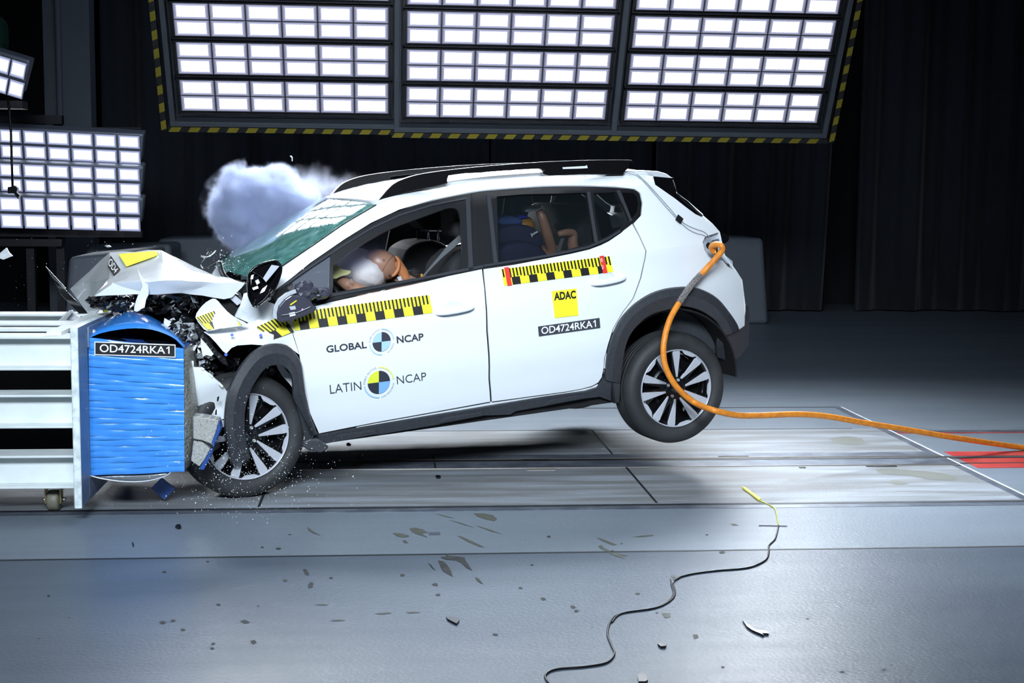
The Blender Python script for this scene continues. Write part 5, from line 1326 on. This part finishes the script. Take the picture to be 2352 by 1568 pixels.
# mirror housing
mh = thing('mirror_housing', 'broken grey mirror housing hanging in front of the driver door tape', 'mirror housing', CARM @ C_(680, 740, -.10))
bm = bmesh.new(); prism(bm, [C_(a, b, -.13) for a, b in ((647, 741), (636, 734), (635, 719), (639, 703), (654, 686), (669, 676), (700, 680), (716, 692), (719, 700), (729, 707), (725, 714), (705, 724), (672, 736))], (0, .10, 0)); bmesh.ops.recalc_face_normals(bm, faces=bm.faces)
HG = mat('housing_plastic', (.045, .045, .065), .32, coat=.3); bevel(mk('housing', bm, HG, mh, True), .012, 3)
lump('joint', C_(700, 670, -.08), (.062, .05, .052), HG, 9, mh, .35, 3); lump('mounting_foot', C_(735, 674, -.04), (.055, .04, .030), HG, 10, mh, .35, 3)
slab('bright_rim', [(626, 726), (629, 704), (639, 686), (656, 673), (679, 664), (682, 673), (669, 677), (654, 687), (640, 703), (636, 719), (637, 733), (630, 732)], -.14, .02, mat('clear_rim', (.45, .48, .52), .2, coat=.5), mh, .003)
bm = bmesh.new(); tube(bm, catmull([C_(a, b, -.138) for a, b in ((646, 724), (680, 718), (714, 704))], 5), .0025, 6); mk('housing_ridge', bm, GREYM, mh, True)
slab('paper_label', [(664, 719), (677, 716), (679, 724), (666, 727)], -.136, .003, WHT, mh, 0)
slab('wire_ends', [(666, 699), (681, 689), (682, 691), (668, 701)], -.136, .003, YEL, mh, 0)
slab('silver_socket', [(664, 704), (678, 702), (680, 710), (668, 712)], -.136, .003, ALU, mh, 0)
bm = bmesh.new(); lathe(bm, [(.0005, -.003), (.006, -.002), (.006, .002)], 14, M=Matrix.Translation(C_(695, 711, -.133))); mk('pink_dot', bm, mat('pink_dot', (.55, .28, .65), .4), mh, True)

wpiece('plastic_clip', [(665, 358), (669, 357), (672, 361), (672, 370), (670, 370), (670, 362), (667, 360)], 8.2, .01, WHT, 'tiny white hooked plastic clip flying above the smoke cloud', 'debris')
wpiece('torn_panel_piece', [(-6, 586), (14, 569), (20, 580), (28, 588), (8, 596), (-6, 592)], 8.0, .02, TORN, 'grey torn panel piece flying at the left edge above the barrier frame', 'debris')
wpiece('blue_foil_piece', [(347, 1121), (370, 1097), (402, 1122), (378, 1147)], 7.1, .012, BLUD, 'square dark blue foil piece falling below the blue block', 'debris')
wpiece('plastic_fragment', [(795, 1019), (800, 1016), (806, 1020), (805, 1024), (797, 1024)], 7.6, .01, BLK, 'small black plastic fragment flying below the sill behind the front wheel', 'debris')
wpiece('foam_fragment', [(240, 564), (249, 563), (254, 567), (246, 568)], 9.5, .03, WHT, 'small white foam fragment flying left of the bonnet, above the grey block', 'debris')
def fpiece(name, q, m, label, cat='debris', group=None, h=.008):
    bm = bmesh.new(); P = [Fl(a, b, .001) for a, b in q]; prism(bm, P, (0, 0, h)); bmesh.ops.recalc_face_normals(bm, faces=bm.faces)
    return tag(mk(name, bm, m), label, cat, group)
fpiece('rubber_shard', z2([(955, 823), (1010, 824), (1045, 838), (1040, 852), (1025, 870), (990, 852), (965, 838)]), BLK, 'black rubber shard on the floor in the lower middle')
fpiece('rubber_strip', z2([(568, 796), (600, 822), (640, 850), (660, 862), (690, 857), (715, 862), (733, 880), (690, 878), (702, 890), (660, 872), (628, 858), (596, 836)], 1500, 1140, 2.76), BLK, 'curled black rubber strip on the floor at the lower right')
fpiece('rubber_lump', z2([(2248, 1225), (2270, 1202), (2300, 1212), (2318, 1250), (2300, 1262), (2255, 1262)]), BLK, 'black rubber lump at the bottom edge of the floor')
fpiece('rubber_crumb', z2([(28, 945), (60, 940), (85, 948), (80, 960), (50, 962)], 1500, 1140, 2.76), BLK, 'black rubber crumb on the floor, left of the curled strip')
fpiece('rubber_chip', z2([(1183, 210), (1195, 196), (1220, 198), (1223, 218), (1200, 221)], 0, 1140, 2.94), BLK, 'black rubber chip on the floor in front of the blue block')
fpiece('plastic_sliver', z2([(890, 320), (900, 318), (905, 335), (900, 342)], 0, 1140, 2.94), BLK, 'thin black plastic sliver on the floor, left of the black chip')
fpiece('steel_shim', z2([(838, 252), (912, 250), (914, 257), (840, 259)]), mat('dull_steel', (.08, .09, .11), .4), 'short grey steel shim lying on the floor among the chips')
fpiece('plastic_crumb', z2([(882, 572), (905, 568), (920, 578), (912, 586), (888, 584)], 700, 900, 2.94), BLK, 'black plastic crumb on the steel track under the car')
fpiece('rust_hook', z2([(335, 440), (365, 436), (385, 460), (385, 500), (350, 512), (320, 500), (350, 490), (362, 468), (345, 450)], 700, 900, 2.94), mat('rust', (.06, .03, .02), .8), 'rusty hook lying on the track behind the front wheel')

def shards(name, n, gen, mats, size, par, seed, label=None, cat=None, car_=True, kind='stuff', thick=True):
    r = random.Random(seed); bm = bmesh.new()
    for k in range(n):
        p, s = gen(r); s *= size*r.uniform(.4, 1.6); m = r.randrange(len(mats)) if len(mats) > 1 else 0
        nv = r.choice((3, 4, 5)); X = Vector((r.uniform(-1, 1), r.uniform(-1, 1), r.uniform(-1, 1))).normalized(); Z = X.orthogonal().normalized(); Yv = X.cross(Z)
        vs = []
        for j in range(nv):
            a = 2*PI*j/nv+r.uniform(-.4, .4); rr = s*r.uniform(.5, 1.3); vs.append(p+X*math.cos(a)*rr+Z*math.sin(a)*rr*.6+Yv*r.uniform(-.25, .25)*s)
        try:
            if thick: fs = prism(bm, vs, Yv*s*.15, m)
            else: bm.faces.new([bm.verts.new(v) for v in vs]).material_index = m
        except ValueError: pass
    if par is not None: o = mk(name, bm, mats, par, car_)
    else:
        if car_: bm.transform(CARM)
        o = mk(name, bm, mats)
    o['kind'] = kind
    if label: o['label'] = label; o['category'] = cat
    return o
SH = [CRM, CRM, BLK, GREYM, BLK, TORN]
def g1(r):
    a = r.random(); px = 230+330*a; py = 690+r.uniform(-10, 22)+60*max(0, a-.35)*r.random(); return C_(px, py, r.uniform(.12, .55)), 1
shards('broken_plastic', 420, g1, [CRM, CRM, BLK, CRM, BLK, BLK, GREYM], .022, car, 11)
def g2(r):
    t = r.random(); px = 405+75*t+r.uniform(-18, 18); py = 730+110*t+r.uniform(-14, 30); return C_(px, py, r.uniform(.02, .35)), 1
shards('torn_metal', 260, g2, [CRM, GREYM, BLK, TORN, CRM, ALU], .020, car, 12)
def g3(r):
    px = 425+r.uniform(0, 120); py = 830+r.uniform(0, 100); return C_(px, py, r.uniform(.18, .5)), 1
shards('broken_lining', 150, g3, [CRM, BLK, CRM, GREYM], .024, car, 13)
def g4(r):
    px = r.gauss(560, 95); py = r.gauss(1080, 70)
    py = min(py, 1200); return Y_(px, py, r.uniform(6.55, 6.95)), 1
GD = mat('glass_crumb', (.75, .8, .82), .2)
o = shards('glass_spray', 900, g4, [GD], .0028, None, 14, 'spray of tiny white glass crumbs around the front wheel', 'glass spray', False)
def g5(r):
    t = r.random(); s = r.random(); px = 500+90*t+r.gauss(0, 10); py = 600+45*t+r.uniform(-35, 15); return C_(px, py, .35+.8*r.random()), 1
shards('glass_chips', 160, g5, [GD], .0035, None, 15, 'small glass chips bursting off the lower windscreen edge', 'glass spray', True)
def g6(r): return Y_(r.uniform(20, 560), r.uniform(540, 730), r.uniform(7.6, 9)), 1
shards('flying_crumbs', 120, g6, [GD], .0030, None, 16, 'sparse pale crumbs flying over and left of the torn bonnet', 'glass spray', False)

# ================================================================== SMOKE
def smoke(name, c, r, dens, label, nscale=3.2, cut=.12, col=(.80, .84, 1.0), soft=1.6):
    bm = bmesh.new(); bmesh.ops.create_icosphere(bm, subdivisions=3, radius=1)
    for v in bm.verts: v.co = Vector((v.co.x*r[0], v.co.y*r[1], v.co.z*r[2]))*1.02
    me = bpy.data.meshes.new(name); bm.to_mesh(me); bm.free(); o = bpy.data.objects.new(name, me); link(o); o.location = c
    m = bpy.data.materials.new(name+'_vapour'); m.use_nodes = True; nt = m.node_tree; N = nt.nodes; L = nt.links; N.remove(N['Principled BSDF'])
    vs = N.new('ShaderNodeVolumePrincipled'); vs.inputs['Color'].default_value = (*col, 1); vs.inputs['Anisotropy'].default_value = .1
    tc = N.new('ShaderNodeTexCoord'); mp = N.new('ShaderNodeMapping'); mp.inputs['Scale'].default_value = (1/r[0], 1/r[1], 1/r[2]); L.new(tc.outputs['Object'], mp.inputs[0])
    ln = N.new('ShaderNodeVectorMath'); ln.operation = 'LENGTH'; L.new(mp.outputs[0], ln.inputs[0])
    ns = N.new('ShaderNodeTexNoise'); ns.inputs['Scale'].default_value = nscale; ns.inputs['Detail'].default_value = 5; ns.inputs['Roughness'].default_value = .6; L.new(tc.outputs['Object'], ns.inputs['Vector'])
    def mth(op, a, b_, cl=False):
        n = N.new('ShaderNodeMath'); n.operation = op; n.use_clamp = cl
        for i, q in enumerate((a, b_)):
            if isinstance(q, (int, float)): n.inputs[i].default_value = q
            else: L.new(q, n.inputs[i])
        return n.outputs[0]
    e = mth('SUBTRACT', 1.0, ln.outputs['Value']); e = mth('ADD', e, mth('MULTIPLY', mth('SUBTRACT', ns.outputs[0], .5), 1.3))
    e = mth('MULTIPLY', mth('SUBTRACT', e, cut), soft, True); edge = mth('MULTIPLY', mth('SUBTRACT', 1.0, ln.outputs['Value']), 6, True)
    d = mth('MULTIPLY', mth('MULTIPLY', mth('MULTIPLY', e, e), edge), dens); L.new(d, vs.inputs['Density']); L.new(vs.outputs[0], N['Material Output'].inputs['Volume'])
    me.materials.append(m); tag(o, label, 'smoke', None, 'stuff'); return o
smoke('smoke_cloud', Y_(600, 482, 9.3), (.42, .34, .36), 240, 'dense pale blue smoke cloud rising behind the windscreen', 4.5, .06, (.72, .79, 1.0), 1.8)
smoke('smoke_wisp', Y_(700, 440, 9.4), (.50, .25, .26), 6, 'thin smoke wisps drifting right of the dense cloud', 6.0, .25)
smoke('cabin_haze', CARM @ C_(800, 590, .35), (.26, .16, .15), 3.2, 'bluish airbag haze hanging in the front window opening', 6.0, .1, (.55, .6, 1.0))
